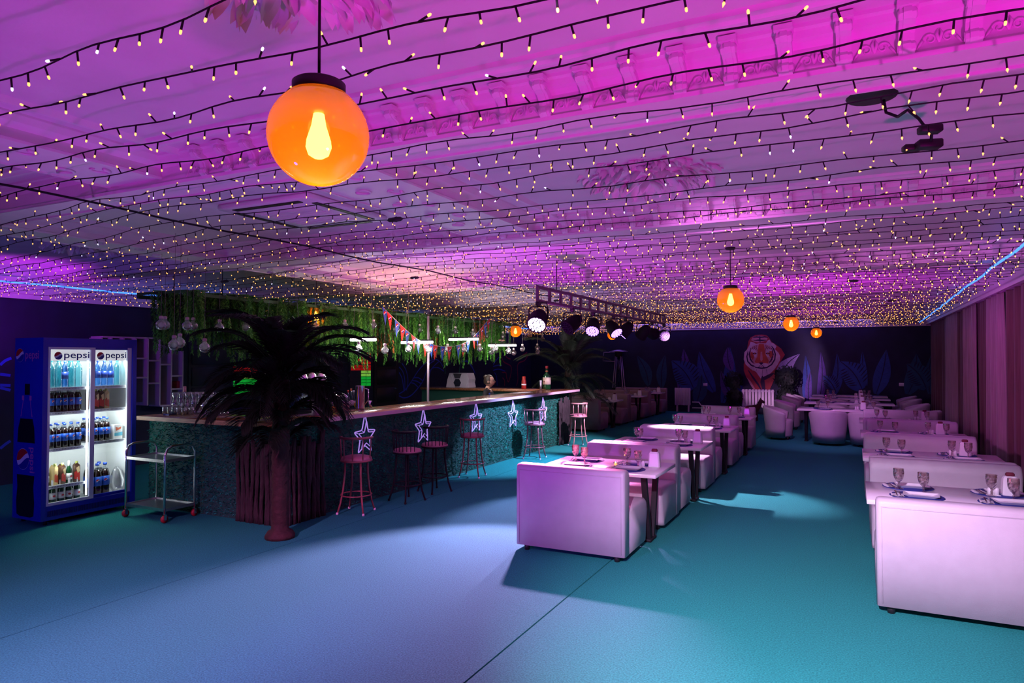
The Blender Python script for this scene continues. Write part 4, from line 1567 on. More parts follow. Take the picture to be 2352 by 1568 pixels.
# ================================================================== LETTERING AND EMBLEM HELPERS
EMR, EMW, EMB = M('emblem_red', (.55, .01, .02), .4), M('emblem_white', (.8, .8, .82), .4), M('emblem_blue', (.01, .03, .28), .4)
def emblem(b, o, U, V, r, N, m0=0, lift=.0008):
    """round tri-colour badge: white disc, red crown above a white wave, blue bowl below"""
    o, U, V, N = Vector(o), Vector(U), Vector(V), Vector(N)
    def P(u, v, l):
        return o + U * (u * r) + V * (v * r) + N * (lift * l)
    n = 28
    b.face([P(math.cos(2 * math.pi * k / n), math.sin(2 * math.pi * k / n), 1) for k in range(n)], m0 + 1)
    def wave(u, c):
        return c + .30 * u + .16 * math.sin(u * 2.6)
    for (c, sgn, mi) in ((.22, 1, 0), (-.22, -1, 2)):
        us = [-.99 + 1.98 * k / 20 for k in range(21)]
        lo, hi = [], []
        for u in us:
            e = .97 * math.sqrt(max(0, 1 - u * u))
            wv = wave(u, c)
            wv = max(-e, min(e, wv))
            lo.append((u, wv))
            hi.append((u, e * sgn))
        for k in range(20):
            q = [lo[k], lo[k + 1], hi[k + 1], hi[k]]
            b.face([P(u, v, 2) for u, v in q], m0 + mi)


def text_bm(body, size, U, V, o, b, mi, bold=.0, N=(0, 0, 0), width=None):
    cu = bpy.data.curves.new('lettering', 'FONT')
    cu.body = body
    cu.size = 1
    cu.offset = bold
    cu.resolution_u = 3
    ob = bpy.data.objects.new('lettering', cu)
    COL.objects.link(ob)
    bpy.context.view_layer.update()
    me = bpy.data.meshes.new_from_object(ob.evaluated_get(bpy.context.evaluated_depsgraph_get()))
    bpy.data.objects.remove(ob)
    o, U, V, N = Vector(o), Vector(U), Vector(V), Vector(N)
    if not me.vertices:
        return
    mx = max(v.co.x for v in me.vertices)
    sx = (width / mx) if width else size
    b.add([o + U * (v.co.x * sx) + V * (v.co.y * size) + N for v in me.vertices], [tuple(p.vertices) for p in me.polygons], mi)
    bpy.data.meshes.remove(me)


# ================================================================== DRINKS FRIDGE
FX0, FX1, FY0, FY1, FZ1 = -8.30, -7.77, 4.30, 5.37, 2.02
FB = M('fridge_blue', (.012, .02, .42), .35, noise=.08, nscale=4)
FW_ = M('fridge_white', (.78, .8, .8), .4)
COLA, CAPB = M('cola', (.012, .004, .003), .12), M('cap_blue', (.01, .06, .45), .4)
fr = thing('drinks_fridge', 'tall blue two-door glass drinks fridge lit from inside', 'fridge', (0, 0, 0))
b = B()
b.box(FX0, FX1, FY0, FY0 + .05, .05, FZ1, 0)
b.box(FX0, FX1, FY1 - .05, FY1, .05, FZ1, 0)
b.box(FX0, FX1, FY0 + .05, FY1 - .05, FZ1 - .06, FZ1, 0)
b.box(FX0, FX0 + .04, FY0 + .05, FY1 - .05, .05, FZ1 - .06, 0)
b.box(FX0 + .04, FX1 - .005, FY0 + .05, FY1 - .05, .05, .20, 0)
b.box(FX1 - .05, FX1, FY0 + .05, FY1 - .05, FZ1 - .10, FZ1 - .06, 0)
obj('cabinet', b, FB, fr)
b = B()
b.box(FX0 + .04, FX0 + .05, FY0 + .05, FY1 - .05, .2, FZ1 - .06)
b.box(FX0 + .05, FX1 - .06, FY0 + .05, FY0 + .056, .2, FZ1 - .06)
b.box(FX0 + .05, FX1 - .06, FY1 - .056, FY1 - .05, .2, FZ1 - .06)
b.box(FX0 + .05, FX1 - .06, FY0 + .056, FY1 - .056, .2, .206)
b.prism([(FX0 + .05, FY0 + .056, FZ1 - .06), (FX1 - .06, FY0 + .056, FZ1 - .06), (FX1 - .06, FY0 + .056, FZ1 - .17), (FX1 - .1, FY0 + .056, FZ1 - .18), (FX0 + .05, FY0 + .056, FZ1 - .26)], (0, FY1 - FY0 - .112, 0))
obj('lining', b, FW_, fr)
b = B()
for k in range(52):
    y = FY0 + .07 + k * (FY1 - FY0 - .14) / 52
    b.box(FX1 - .004, FX1 + .002, y, y + .008, .09, .15)
obj('vent_grille', b, M('vent_dark', (.004, .006, .12), .6), fr)
for y in (FY0 + .08, FY1 - .08):
    for x in (FX0 + .06, FX1 - .06):
        obj('foot', B().lathe([(.02, 0), (.02, .05)], 8, c=(x, y, 0)), BLACKP, fr)
YM = (FY0 + FY1) / 2
doors = []
for (ya, yb, xd, nm) in ((FY0 + .055, YM + .03, FX1 - .012, 'near'), (YM + .0, FY1 - .055, FX1 - .03, 'far')):
    d = obj('door', B().box(xd - .012, xd + .012, ya, ya + .022, .205, FZ1 - .10, 0).box(xd - .012, xd + .012, yb - .05, yb, .205, FZ1 - .10, 1).box(xd - .012, xd + .012, ya + .022, yb - .05, .205, .235, 0).box(xd - .012, xd + .012, ya + .022, yb - .05, FZ1 - .125, FZ1 - .10, 0), [FB if nm == 'far' else FW_, FW_], fr)
    obj('glass_pane', B().box(xd - .003, xd + .003, ya + .022, yb - .05, .235, FZ1 - .125), SHEET, d)
    b = B()
    zc = FZ1 - .195
    emblem(b, (xd + .005, ya + .105, zc), (0, 1, 0), (0, 0, 1), .043, (1, 0, 0), 0)
    text_bm('pepsi', .105, (0, 1, 0), (0, 0, 1), (xd + .006, ya + .16, zc - .025), b, 2, .012, width=(yb - .06 - ya - .165))
    obj('brand_sticker', b, [EMR, EMW, EMB], d)
obj('light_header', B().box(FX1 - .056, FX1 - .052, FY0 + .056, FY1 - .056, FZ1 - .25, FZ1 - .105), M('header_lit', (.85, .85, .85), emit=.55, ecol=(1, 1, .98), sample=False), fr)
# lit strips beside the doors
for y in (FY0 + .062, YM - .02, FY1 - .075):
    obj('light_tube', B().box(FX1 - .075, FX1 - .062, y, y + .014, .24, FZ1 - .14), M('fridge_tube', (1, 1, 1), emit=3.0, ecol=(.93, 1, .97), sample=False), fr)
for y, pw in ((FY0 + .30, 5.5), (FY1 - .30, 5.5)):
    for z, k_ in ((0.62, .55), (1.1, .9), (1.75, 1.2)):
        l = point('fridge_light', (FX1 - .10, y, z + .04), pw * .75 * k_, (.92, 1, .97), .03)
# print on the side that faces the room
b = B()
U, V, N = (1, 0, 0), (0, 0, 1), (0, -1, 0)
def sidepoly(pts, mi, l):
    b.face([(FX0 + u, FY0 - .0008 * l, v) for u, v in pts], mi)


cx = .24
PW_ = M('print_pink', (.55, .12, .42), .5)
sidepoly([(cx - .04, 1.40), (cx + .055, 1.40), (cx + .055, 1.52), (cx - .04, 1.52)], 3, 1)
for s in (-1, 1):
    sidepoly([(cx + s * .05, 1.34), (cx + s * .09, 1.34), (cx + s * .09, 1.39), (cx + s * .05, 1.39)], 4, 1)
    sidepoly([(cx + s * .10, 1.16), (cx + s * .112, 1.16), (cx + s * .068, 1.34), (cx + s * .06, 1.34)], 4, 1)
sidepoly([(cx - .115, 1.14), (cx + .115, 1.14), (cx + .15, 1.04), (cx + .165, .88), (cx - .165, .88), (cx - .15, 1.04)], 3, 1)
sidepoly([(cx - .165, .88), (cx + .165, .88), (cx + .165, .53), (cx - .165, .53)], 5, 1)
sidepoly([(cx - .165, .53), (cx + .165, .53), (cx + .15, .40), (cx + .17, .24), (cx + .16, .10), (cx + .10, .08), (cx - .10, .08), (cx - .16, .10), (cx - .17, .24), (cx - .15, .40)], 3, 1)
emblem(b, (FX0 + cx - .05, FY0 - .002, .70), U, V, .115, N, 0)
text_bm('pepsi', .13, (0, 0, -1), (1, 0, 0), (FX0 + cx + .085, FY0 - .003, .84), b, 4, .01, width=.28)
emblem(b, (FX0 + .10, FY0 - .002, 1.83), U, V, .075, N, 0)
text_bm('pepsi', .13, U, V, (FX0 + .20, FY0 - .003, 1.795), b, 4, .01, width=.26)
obj('side_print', b, [EMR, EMW, M('print_blue', (.01, .015, .30), .4), M('print_dark', (.004, .002, .012), .4), PW_, FB], fr)
# shelves
ZS = {}
for nm, rows_, ya, yb in (('near', (890, 946, 1028, 1112), FY0 + .06, YM - .01), ('far', (886, 938, 1011), YM + .01, FY1 - .06)):
    for k, r_ in enumerate(rows_):
        z = onx(150 if nm == 'near' else 250, r_, -7.86).z
        ZS[nm, k] = z
        b = B()
        b.box(FX0 + .06, FX1 - .085, ya, yb, z - .008, z)
        b.box(FX1 - .09, FX1 - .082, ya, yb, z - .028, z + .006)
        sh = obj('shelf', b, FW_, fr)
        b = B()
        for q in range(26):
            y = ya + .02 + q * (yb - ya - .04) / 26
            b.box(FX1 - .0825, FX1 - .0805, y, y + .006, z - .014, z - .004)
        obj('price_strip', b, M('price_dark', (.1, .1, .1), .6), sh)
    ZS[nm, len(rows_)] = .206

# bottles
WATER = MT('teal_plastic', (.45, .80, .85), .2)
WATERB = MT('blue_plastic', (.25, .5, .85), .2)
PETC = MT('clear_plastic', (.9, .93, .95), .25)
GREENB = M('green_bottle', (.006, .05, .015), .12, spec=.7)
FOIL = M('foil', (.75, .75, .76), .35)
LABW, LABB = M('label_white', (.75, .74, .72), .5), M('label_blue', (.01, .10, .55), .45)
def bottle_kind(kind, h, r):
    def f(label):
        t = thing('bottle', label, 'bottle', (0, 0, 0), 0, 'bottles in the fridge')
        if kind == 'water':
            pr = [(r * .9, 0), (r, .01), (r, h * .3), (r * .93, h * .36), (r, h * .42), (r, h * .66), (r * .8, h * .78), (r * .32, h * .90), (r * .32, h * .94)]
            obj('body', B().lathe(pr, 14), WATER, t)
            obj('cap', B().lathe([(r * .38, h * .93), (r * .38, h), (0, h)], 10), M('cap_teal', (.05, .35, .42), .4), t)
        elif kind == 'waterb':
            pr = [(r * .9, 0), (r, .01), (r, h * .66), (r * .8, h * .78), (r * .32, h * .90), (r * .32, h * .94)]
            obj('body', B().lathe(pr, 14), WATERB, t)
            obj('cap', B().lathe([(r * .38, h * .93), (r * .38, h), (0, h)], 10), CAPB, t)
            obj('label', B().lathe([(r * 1.01, h * .32), (r * 1.01, h * .58)], 14), M('label_navy', (.02, .06, .35), .4), t)
        elif kind == 'cola':
            pr = [(r * .8, 0), (r, .012), (r, h * .30), (r * .97, h * .34), (r * .97, h * .52), (r, h * .56), (r * .98, h * .66), (r * .7, h * .80)]
            obj('body', B().lathe(pr, 14), COLA, t)
            obj('neck', B().lathe([(r * .72, h * .795), (r * .36, h * .91), (r * .36, h * .95)], 12), PETC, t)
            obj('cap', B().lathe([(r * .44, h * .93), (r * .44, h), (0, h)], 10), CAPB, t)
            l = obj('label', B().lathe([(r * 1.02, h * .28), (r * 1.02, h * .58)], 14), LABB, t)
            b = B()
            emblem(b, (r * 1.04, 0, h * .45), (0, 1, 0), (0, 0, 1), r * .42, (1, 0, 0))
            obj('emblem', b, [EMR, EMW, EMB], l)
        elif kind == 'beer':
            pr = [(r * .95, 0), (r, .01), (r, h * .52), (r * .85, h * .62), (r * .42, h * .76), (r * .38, h * .78)]
            obj('body', B().lathe(pr, 14), GREENB, t)
            obj('foil_neck', B().lathe([(r * .44, h * .76), (r * .42, h * .97), (r * .3, h), (0, h)], 10), FOIL, t)
            l = obj('label', B().lathe([(r * 1.02, h * .16), (r * 1.02, h * .44)], 14), LABW, t)
            b = B()
            b.face([(r * 1.03, r * .5 * math.cos(a), h * .30 + r * .36 * math.sin(a)) for a in [k * math.pi / 6 for k in range(12)]], 0)
            obj('emblem', b, EMR, l)
        elif kind == 'alco':
            pr = [(r * .95, 0), (r, .01), (r, h * .55), (r * .45, h * .72), (r * .38, h * .9)]
            obj('body', B().lathe(pr, 14), WATERB, t)
            obj('cap', B().lathe([(r * .44, h * .88), (r * .44, h), (0, h)], 10), FOIL, t)
        return t
    return Maker(f)


def carton_build(c1, c2):
    def f(label):
        t = thing('juice_carton', label, 'carton', (0, 0, 0), 0, 'snack and juice cartons in the fridge')
        b = B()
        b.rbox(-.032, .032, -.032, .032, 0, .19, .006, 1)
        b.prism([(-.03, -.03, .188), (-.03, .03, .188), (-.03, 0, .22)], (.06, 0, 0))
        obj('box', b, c1, t)
        obj('screw_cap', B().lathe([(.014, .2), (.014, .235), (0, .235)], 10, c=(.012, 0, 0)), M('cap_lime', (.35, .4, .08), .4), t)
        b = B()
        b.face([(.033, -.028, .04), (.033, .028, .02), (.033, .026, .10), (.033, .0, .13), (.033, -.028, .11)], 0)
        b.face([(.0335, .005, .10), (.0335, .028, .12), (.0335, .02, .18), (.0335, -.01, .16)], 1)
        obj('print', b, [c2, M('print_cream', (.7, .5, .25), .5)], t)
        return t
    return Maker(f)


kw, kwb, kc, kb, ka, kbig = bottle_kind('water', .31, .042), bottle_kind('waterb', .30, .036), bottle_kind('cola', .27, .036), bottle_kind('beer', .25, .032), bottle_kind('alco', .27, .032), bottle_kind('cola', .36, .048)
kbx, kbx2 = carton_build(M('carton_dark', (.07, .025, .01), .5), M('carton_red', (.5, .03, .02), .5)), carton_build(M('carton_cream', (.6, .42, .16), .5), M('carton_red2', (.5, .06, .02), .5))
cnt = ['first', 'second', 'third', 'fourth', 'fifth', 'sixth', 'seventh']
def rowof(kinds, door, sh, x, ya, yb, what, row):
    z = ZS[door, sh]
    n = len(kinds)
    for i, (k, nm) in enumerate(kinds):
        y = ya + (yb - ya) * (i + .5) / n
        k((x, y, z), random.uniform(-.5, .5), '%s, %s in the %s row, %s' % (nm, cnt[i], row, what))


nA, nB, nC, nD = FY0 + .065, YM - .03, YM + .04, FY1 - .10
wt_, cl_, be_, bl_ = 'teal water bottle', 'cola bottle with blue label', 'green beer bottle', 'pale blue bottle'
rowof([(kw, wt_), (kw, wt_), (kw, wt_), (kwb, 'blue water bottle'), (kw, wt_), (kw, wt_)], 'near', 0, -7.93, nA, nB, 'top shelf, near door', 'front')
rowof([(kw, wt_), (kwb, 'blue water bottle'), (kwb, 'blue water bottle'), (kwb, 'blue water bottle'), (kw, wt_)], 'far', 0, -7.93, nC, nD, 'top shelf, far door', 'front')
rowof([(kw, wt_)] * 4, 'near', 0, -8.07, nA, nB, 'top shelf, near door', 'rear')
rowof([(kc, cl_)] * 6, 'near', 1, -7.93, nA, nB, 'second shelf, near door', 'front')
rowof([(kc, cl_)] * 4, 'near', 1, -8.07, nA, nB, 'second shelf, near door', 'rear')
rowof([(kbx, 'dark juice carton'), (kbx, 'dark juice carton'), (kbx, 'dark juice carton'), (kbx2, 'cream juice carton')], 'far', 1, -7.93, nC, nD - .15, 'second shelf, far door', 'front')
rowof([(kc, cl_)] * 6, 'near', 2, -7.92, nA, nB, 'third shelf, near door', 'front')
rowof([(kc, cl_)] * 5, 'near', 2, -8.04, nA + .02, nB, 'third shelf, near door', 'rear')
rowof([(kc, cl_)] * 4, 'far', 2, -7.93, nC - .02, nD - .12, 'third shelf, far door', 'front')
rowof([(kc, cl_)] * 4, 'far', 2, -8.05, nC, nD - .08, 'third shelf, far door', 'rear')
rowof([(kb, be_), (kbx2, 'cream juice carton'), (kbx, 'dark juice carton'), (kb, be_), (kbx, 'dark juice carton')], 'near', 3, -7.93, nA + .03, nB, 'fourth shelf, near door', 'front')
rowof([(ka, bl_), (kb, be_), (kb, be_), (kb, be_), (kb, be_)], 'near', 4, -7.91, nA, nB, 'fridge floor, near door', 'front')
rowof([(ka, bl_), (ka, bl_), (kb, be_), (kb, be_)], 'near', 4, -8.03, nA + .04, nB, 'fridge floor, near door', 'rear')
rowof([(kbig, 'large cola bottle'), (kbig, 'large cola bottle'), (kbig, 'large cola bottle')], 'far', 3, -7.94, nC, nD - .12, 'fridge floor, far door', 'front')
rowof([(kbig, 'large cola bottle'), (kbig, 'large cola bottle')], 'far', 3, -8.06, nC + .04, nD - .1, 'fridge floor, far door', 'rear')
p = (-7.94, FY1 - .14, ZS['far', 2])
t = thing('snack_box', 'white and orange cardboard box on the third shelf behind the far door', 'box', p)
obj('carton', B().box(-.05, .05, -.05, .05, 0, .17), LABW, t)
b = B()
b.face([(.051, -.05, .04), (.051, .05, .04), (.051, .05, .085), (.051, -.05, .075)], 0)
b.face([(.051, -.03, .10), (.051, .03, .12), (.051, .035, .15), (.051, .0, .135), (.051, -.035, .15)], 1)
obj('print', b, [M('print_cyan', (.1, .45, .6), .5), M('print_orange', (.65, .12, .04), .5)], t)
b = B()
n = 10
bag = [(.04, 0), (.075, .04), (.08, .14), (.05, .25), (.02, .29), (0, .30)]
b.lathe(bag, 12)
b.v = [(x * (1 + random.uniform(-.15, .15)), y * (1 + random.uniform(-.15, .15)), z) for x, y, z in b.v]
tag(obj('plastic_bag', b, MT('film', (.9, .9, .92), .35, .15), None, (-7.93, FY1 - .13, .206)), 'crumpled clear plastic wrap on the fridge floor', 'bag')

# ================================================================== STEEL TROLLEY
t = thing('serving_trolley', 'two-tier stainless steel serving trolley with red castors', 'trolley', (-7.08, 5.20, 0))
hx, hy = .33, .19
for s in (-1, 1):
    pts = [(s * hx, -hy, .10), (s * hx, -hy, .74), (s * hx, -hy + .03, .80), (s * hx, -hy + .09, .825), (s * hx, hy - .09, .825), (s * hx, hy - .03, .80), (s * hx, hy, .74), (s * hx, hy, .10)]
    obj('side_frame', B().tube(pts, .0135, 8), CHROME, t)
for z in (.14, .67):
    b = B()
    b.box(-hx, hx, -hy, hy, z - .004, z)
    for yy in (-hy, hy):
        b.box(-hx, hx, yy - .006, yy + .006, z - .018, z + .014)
    for xx in (-hx, hx):
        b.box(xx - .006, xx + .006, -hy, hy, z - .018, z + .014)
    obj('shelf', b, STEEL, t)
CAST = M('castor_red', (.30, .01, .02), .5)
for sx in (-1, 1):
    for sy in (-1, 1):
        b = B()
        b.tube([(sx * hx - .012, sy * hy, .04), (sx * hx + .012, sy * hy, .04)], .04, 16)
        w_ = obj('castor', b, CAST, t)
        b = B()
        b.tube([(sx * hx, sy * hy, .11), (sx * hx, sy * hy, .085)], .012, 6)
        b.box(sx * hx - .018, sx * hx - .014, sy * hy - .015, sy * hy + .015, .03, .09)
        b.box(sx * hx + .014, sx * hx + .018, sy * hy - .015, sy * hy + .015, .03, .09)
        obj('fork', b, CHROME, w_)

# ================================================================== BACK BAR WALL
SHELFM = M('shelf_white', (.62, .52, .60), .5)
t = thing('wall_shelf', 'pale staggered box shelf on the wall behind the fridge', 'shelf', (0, 0, 0))
XS = XL + .30
def yy_(px):
    return onx(px, 850, XS).y


def zz_(px, row):
    return onx(px, row, XS).z


zt_, zb_ = zz_(300, 775), zz_(340, 931)
for px, top, bot in ((233, 775, 925), (256, 775, 925), (284, 775, 925), (312, 775, 925), (340, 775, 931), (368, 775, 931), (394, 792, 931), (420, 806, 925)):
    obj('upright', B().box(XL, XS, yy_(px) - .012, yy_(px) + .012, zz_(px, bot), zz_(px, top)), SHELFM, t)
for pa, pb, row in ((233, 368, 775), (312, 340, 823), (312, 340, 867), (340, 368, 828), (340, 368, 880), (368, 394, 837), (368, 394, 931), (394, 420, 863), (394, 420, 893), (256, 284, 850), (284, 312, 812), (233, 256, 830), (394, 420, 931)):
    z = zz_((pa + pb) / 2, row)
    obj('board', B().box(XL, XS, yy_(pa) + .012, yy_(pb) - .012, z - .012, z + .012), SHELFM, t)
b = B().lathe([(.035, 0), (.037, .02), (.037, .16), (.015, .24), (.013, .31), (0, .31)], 12)
p = onx(319, 925, XS - .15)
bt = thing('champagne_bottle', 'dark bottle with pink foil neck standing before the box shelf', 'bottle', (-7.36, BY0 + .22, BZ + .05))
obj('body', B().lathe([(.04, 0), (.043, .02), (.043, .15), (.018, .23), (.016, .24)], 14), M('bottle_dark', (.01, .008, .012), .15), bt)
obj('foil_neck', B().lathe([(.018, .225), (.017, .32), (.0, .325)], 12), M('pink_foil', (.5, .2, .22), .4), bt)
obj('label', B().lathe([(.0438, .04), (.0438, .12)], 14), LABW, bt)
p = onx(408, 892, XS - .12)
tag(obj('red_box', B().rbox(-.07, .07, -.06, .06, 0, .12, .008, 1), M('box_red', (.4, .02, .03), .6), None, (XL + .17, p.y, zz_(407, 893) + .012)), 'small red box in the lower right compartment of the box shelf', 'box')

# dark panelled door in the back bar wall
b = B()
ya, yb = onx(858, 850, XL).y, onx(912, 850, XL).y
b.box(XL, XL + .03, ya, yb, 0, 2.05)
d = struct('door_1', b, M('door_dark', (.006, .006, .010), .6))
for k in range(4):
    struct('door_panel', B().rbox(XL + .028, XL + .04, ya + .1, yb - .1, .2 + k * .46, .58 + k * .46, .006, 1), M('door_panel', (.008, .008, .012), .5), d)
struct('door_handle', B().tube([(XL + .03, yb - .1, 1.0), (XL + .08, yb - .1, 1.0), (XL + .08, yb - .22, 1.0)], .009, 6), CHROME, d)
# wide dark panelling left of the palm
b = B()
ya2, yb2 = onx(432, 850, XL).y, onx(530, 850, XL).y
pn = struct('wall_panelling', B().box(XL, XL + .015, ya2, yb2, 0, 2.1), DARKWALL)
for k in range(5):
    struct('panel', B().rbox(XL + .012, XL + .035, ya2 + .06, yb2 - .06, .12 + k * .39, .46 + k * .39, .008, 1), DARKWALL, pn)

# neon coloured line mural
PB, PG, PR = M('neon_paint_blue', (.02, .06, .75), .6), M('neon_paint_green', (.01, .30, .16), .6), M('neon_paint_red', (.42, .01, .07), .6)
def K(*a):
    return [(900 + u / 6.533, 800 + v / 6.533) for u, v in a]


def smooth(pts, n=5):
    out = []
    P = [pts[0]] + list(pts) + [pts[-1]]
    for i in range(1, len(P) - 2):
        for k in range(n):
            t_ = k / n
            a, b_, c, d_ = P[i - 1], P[i], P[i + 1], P[i + 2]
            out.append(tuple(.5 * (2 * b_[j] + (c[j] - a[j]) * t_ + (2 * a[j] - 5 * b_[j] + 4 * c[j] - d_[j]) * t_ * t_ + (3 * b_[j] - a[j] - 3 * c[j] + d_[j]) * t_ ** 3) for j in (0, 1)))
    return out + [pts[-1]]


LN = [0]
def stroke(b, pts, mi, wd=.016):
    LN[0] += 1
    x = XL + .003 + .0001 * LN[0]
    P = [onx(px, py, XL + .003) for px, py in smooth(pts)]
    n = len(P)
    vs, fs = [], []
    for i in range(n):
        d = P[min(n - 1, i + 1)] - P[max(0, i - 1)]
        l = math.hypot(d.y, d.z) or 1
        ny, nz = -d.z / l * wd, d.y / l * wd
        vs += [(x, P[i].y + ny, P[i].z + nz), (x, P[i].y - ny, P[i].z - nz)]
    for i in range(n - 1):
        fs.append((2 * i, 2 * i + 1, 2 * i + 3, 2 * i + 2))
    return b.add(vs, fs, mi)


lmu = thing('line_mural', 'blue, green and red line drawing painted on the dark wall behind the bar', 'mural')
for s in (K((110, 680), (200, 620), (290, 500), (400, 330), (520, 210), (640, 165), (720, 200), (780, 300)), K((110, 710), (180, 740), (280, 710), (380, 610), (470, 480), (520, 340), (560, 240), (640, 180)),
          K((110, 280), (160, 340), (190, 440), (195, 560), (190, 640)), K((150, 220), (210, 320), (240, 450), (235, 560), (215, 630)), K((110, 360), (150, 440), (170, 540), (180, 640)), K((330, 440), (400, 440), (470, 490)),
          K((300, 480), (370, 490), (440, 530)), K((295, 515), (340, 530), (390, 580)), K((565, 340), (620, 290), (700, 290), (780, 340)), K((560, 420), (600, 300), (700, 200)),
          K((1050, 190), (1130, 200), (1200, 280), (1250, 380)), K((1110, 170), (1190, 250), (1240, 350)), K((1520, 240), (1580, 160), (1640, 100)), K((1520, 270), (1600, 250), (1650, 260)), K((1520, 330), (1600, 310), (1700, 340)), K((1580, 560), (1570, 420), (1540, 360))):
    obj('painted_line', stroke(B(), s, 0), [PB, PG, PR], lmu)
for s in ([(0, 838), (12, 828), (26, 822)], [(0, 859), (24, 862)], [(0, 884), (24, 885)], [(0, 890), (24, 896)], [(0, 1030), (12, 1020), (24, 1012)]):
    obj('painted_line', stroke(B(), s, 0, .02), [PB, PG, PR], lmu)
for s in (K((800, 380), (800, 260), (830, 230), (880, 230)), K((1010, 360), (1020, 280), (1030, 200)), K((860, 230), (850, 150))):
    obj('painted_line', stroke(B(), s, 1), [PB, PG, PR], lmu)
for s in (K((1640, 40), (1670, 190), (1780, 260), (1790, 350), (1750, 500), (1720, 430), (1710, 365), (1650, 360)), K((1870, 560), (1890, 460), (1890, 240), (1990, 180), (2050, 90)), K((1690, 60), (1720, 130), (1780, 160)), K((1660, 440), (1690, 480), (1690, 560)), K((1880, 150), (1950, 110), (2030, 60))):
    obj('painted_line', stroke(B(), s, 2, .02), [PB, PG, PR], lmu)

# equaliser boards: painted tiles with a weak glow added to their colour
EQR, EQG, EQL = M('eq_red', (.3, .0, .0), emit=.22, ecol=(1, .01, .01), sample=False), M('eq_green', (.0, .3, .03), emit=.25, ecol=(.01, 1, .08), sample=False), M('eq_lime', (.2, .4, .03), emit=.35, ecol=(.4, 1, .12), sample=False)
def eq_board(cols, rows_, label):
    t = thing('equaliser_board', label, 'equaliser board', (0, 0, 0), 0, 'red and green equaliser boards')
    x = XL + .022
    pa = onx(cols[0][0], rows_[0][0], x)
    pb = onx(cols[-1][1], rows_[-1][1], x)
    obj('board', B().box(XL + .002, x, pa.y - .04, pb.y + .04, pb.z - .06, pa.z + .06), DARKWALL, t)
    for (r0, r1, m, first) in rows_:
        for ci, (c0, c1) in enumerate(cols):
            if ci < first:
                continue
            a, c = onx(c0, r0, x), onx(c1, r1, x)
            obj('tile', B().box(x, x + .008, a.y, c.y, min(a.z, c.z), max(a.z, c.z)), m, t)


eq_board([(806, 817), (818, 828), (829.5, 839.5), (841, 851)], [(809.5, 815, EQR, 2), (816.5, 821.5, EQR, 2), (823.5, 829, EQR, 1), (830.5, 836, EQR, 2), (838, 844, EQR, 0), (845, 850, EQR, 0), (851, 856.5, EQL, 2), (858, 863.5, EQL, 2), (865, 871, EQG, 2), (872.5, 878, EQG, 2), (879.5, 885.5, EQG, 2)], 'red and green equaliser board right of the palm')
eq_board([(536, 546), (547, 557), (558, 568), (569, 579), (580, 590)], [(842, 848, EQR, 0), (850, 856, EQR, 0), (862, 869, EQL, 0), (871, 878, EQG, 0), (880, 887, EQG, 0), (889, 896, EQG, 0), (898, 904, EQG, 0)], 'green equaliser board seen through the palm fronds')
b = B()
o = onx(801, 866, XL + .004)
text_bm('CHILL', .115, (0, 1, 0), (0, 0, 1), (XL + .004, o.y, o.z), b, 0, .01, width=.16)
q = onx(819, 863, XL + .004)
b.face([(XL + .004, q.y + .055 * math.cos(a) * (1 if math.sin(a) < .3 else .55), q.z + .06 * math.sin(a) * (1.5 if math.sin(a) > .8 else 1)) for a in [k * math.pi / 7 for k in range(14)]], 1)
tag(obj('wall_lettering', b, [M('letter_white', (.75, .7, .75), .5), M('flame_orange', (.6, .12, .04), .5)]), 'white CHILL lettering with an orange flame on the dark wall', 'lettering')

# ================================================================== HANGING GREENERY ABOVE THE BAR
GR = [M('fern_green', (.09, .36, .04), .6), M('fern_light', (.18, .50, .06), .6), M('fern_dark', (.02, .10, .015), .6)]
ORANGE_LIT = M('orange_lit_leaf', (.45, .14, .03), .7)  # orange light on the greenery, put into the leaf colour
fx0, fx1, fy0, fy1, fz = -7.95, -7.05, 5.5, 14.1, 2.54
t = thing('greenery_trellis', 'dark lattice frame hung over the bar that carries the greenery', 'frame', (0, 0, 0))
for x in (fx0, (fx0 + fx1) / 2, fx1):
    obj('long_bar', B().box(x - .02, x + .02, fy0, fy1, fz, fz + .04), GR[2], t)
for k in range(13):
    y = fy0 + (fy1 - fy0) * k / 12
    obj('cross_bar', B().box(fx0, fx1, y - .015, y + .015, fz + .04, fz + .07), GR[2], t)
for y in (fy0 + .5, (fy0 + fy1) / 2, fy1 - .5):
    for x in (fx0, fx1):
        obj('hanger', B().tube([(x, y, fz + .03), (x, y, ZC)], .005, 5), BLACK, t)


def garland(L, mats):
    b = B()
    b.tube([(-.14, 0, 0), (0, .02, .01), (.14, 0, 0)], .008, 4)
    b.tube([(0, -.16, 0), (0, 0, .01), (0, .16, 0)], .008, 4)
    for s in range(13):
        ox, oy = random.uniform(-.14, .14), random.uniform(-.16, .16)
        l = L * random.uniform(.65, 1.0)
        n = int(l / .014)
        dx, dy = random.uniform(-.06, .06), random.uniform(-.06, .06)
        mi = random.choice((0, 0, 1, 1, 2))
        b.tube([(0, 0, 0), (ox, oy, -.01), (ox + dx, oy + dy, -l)], .003, 3, 2)
        for k in range(n):
            t_ = k / n
            p = Vector((ox + dx * t_, oy + dy * t_, -l * t_))
            for j in range(2):
                a = random.uniform(0, 6.28)
                rad = .05 * (1 - .45 * t_)
                d = Vector((math.cos(a) * rad, math.sin(a) * rad, -random.uniform(.02, .06)))
                wv = Vector((-math.sin(a), math.cos(a), 0)) * .006
                b.add([p - wv, p + wv, p + d * .6 + wv, p + d, p + d * .6 - wv], [(0, 1, 2, 3, 4)], mi)
    return b.mesh('foliage', mats)


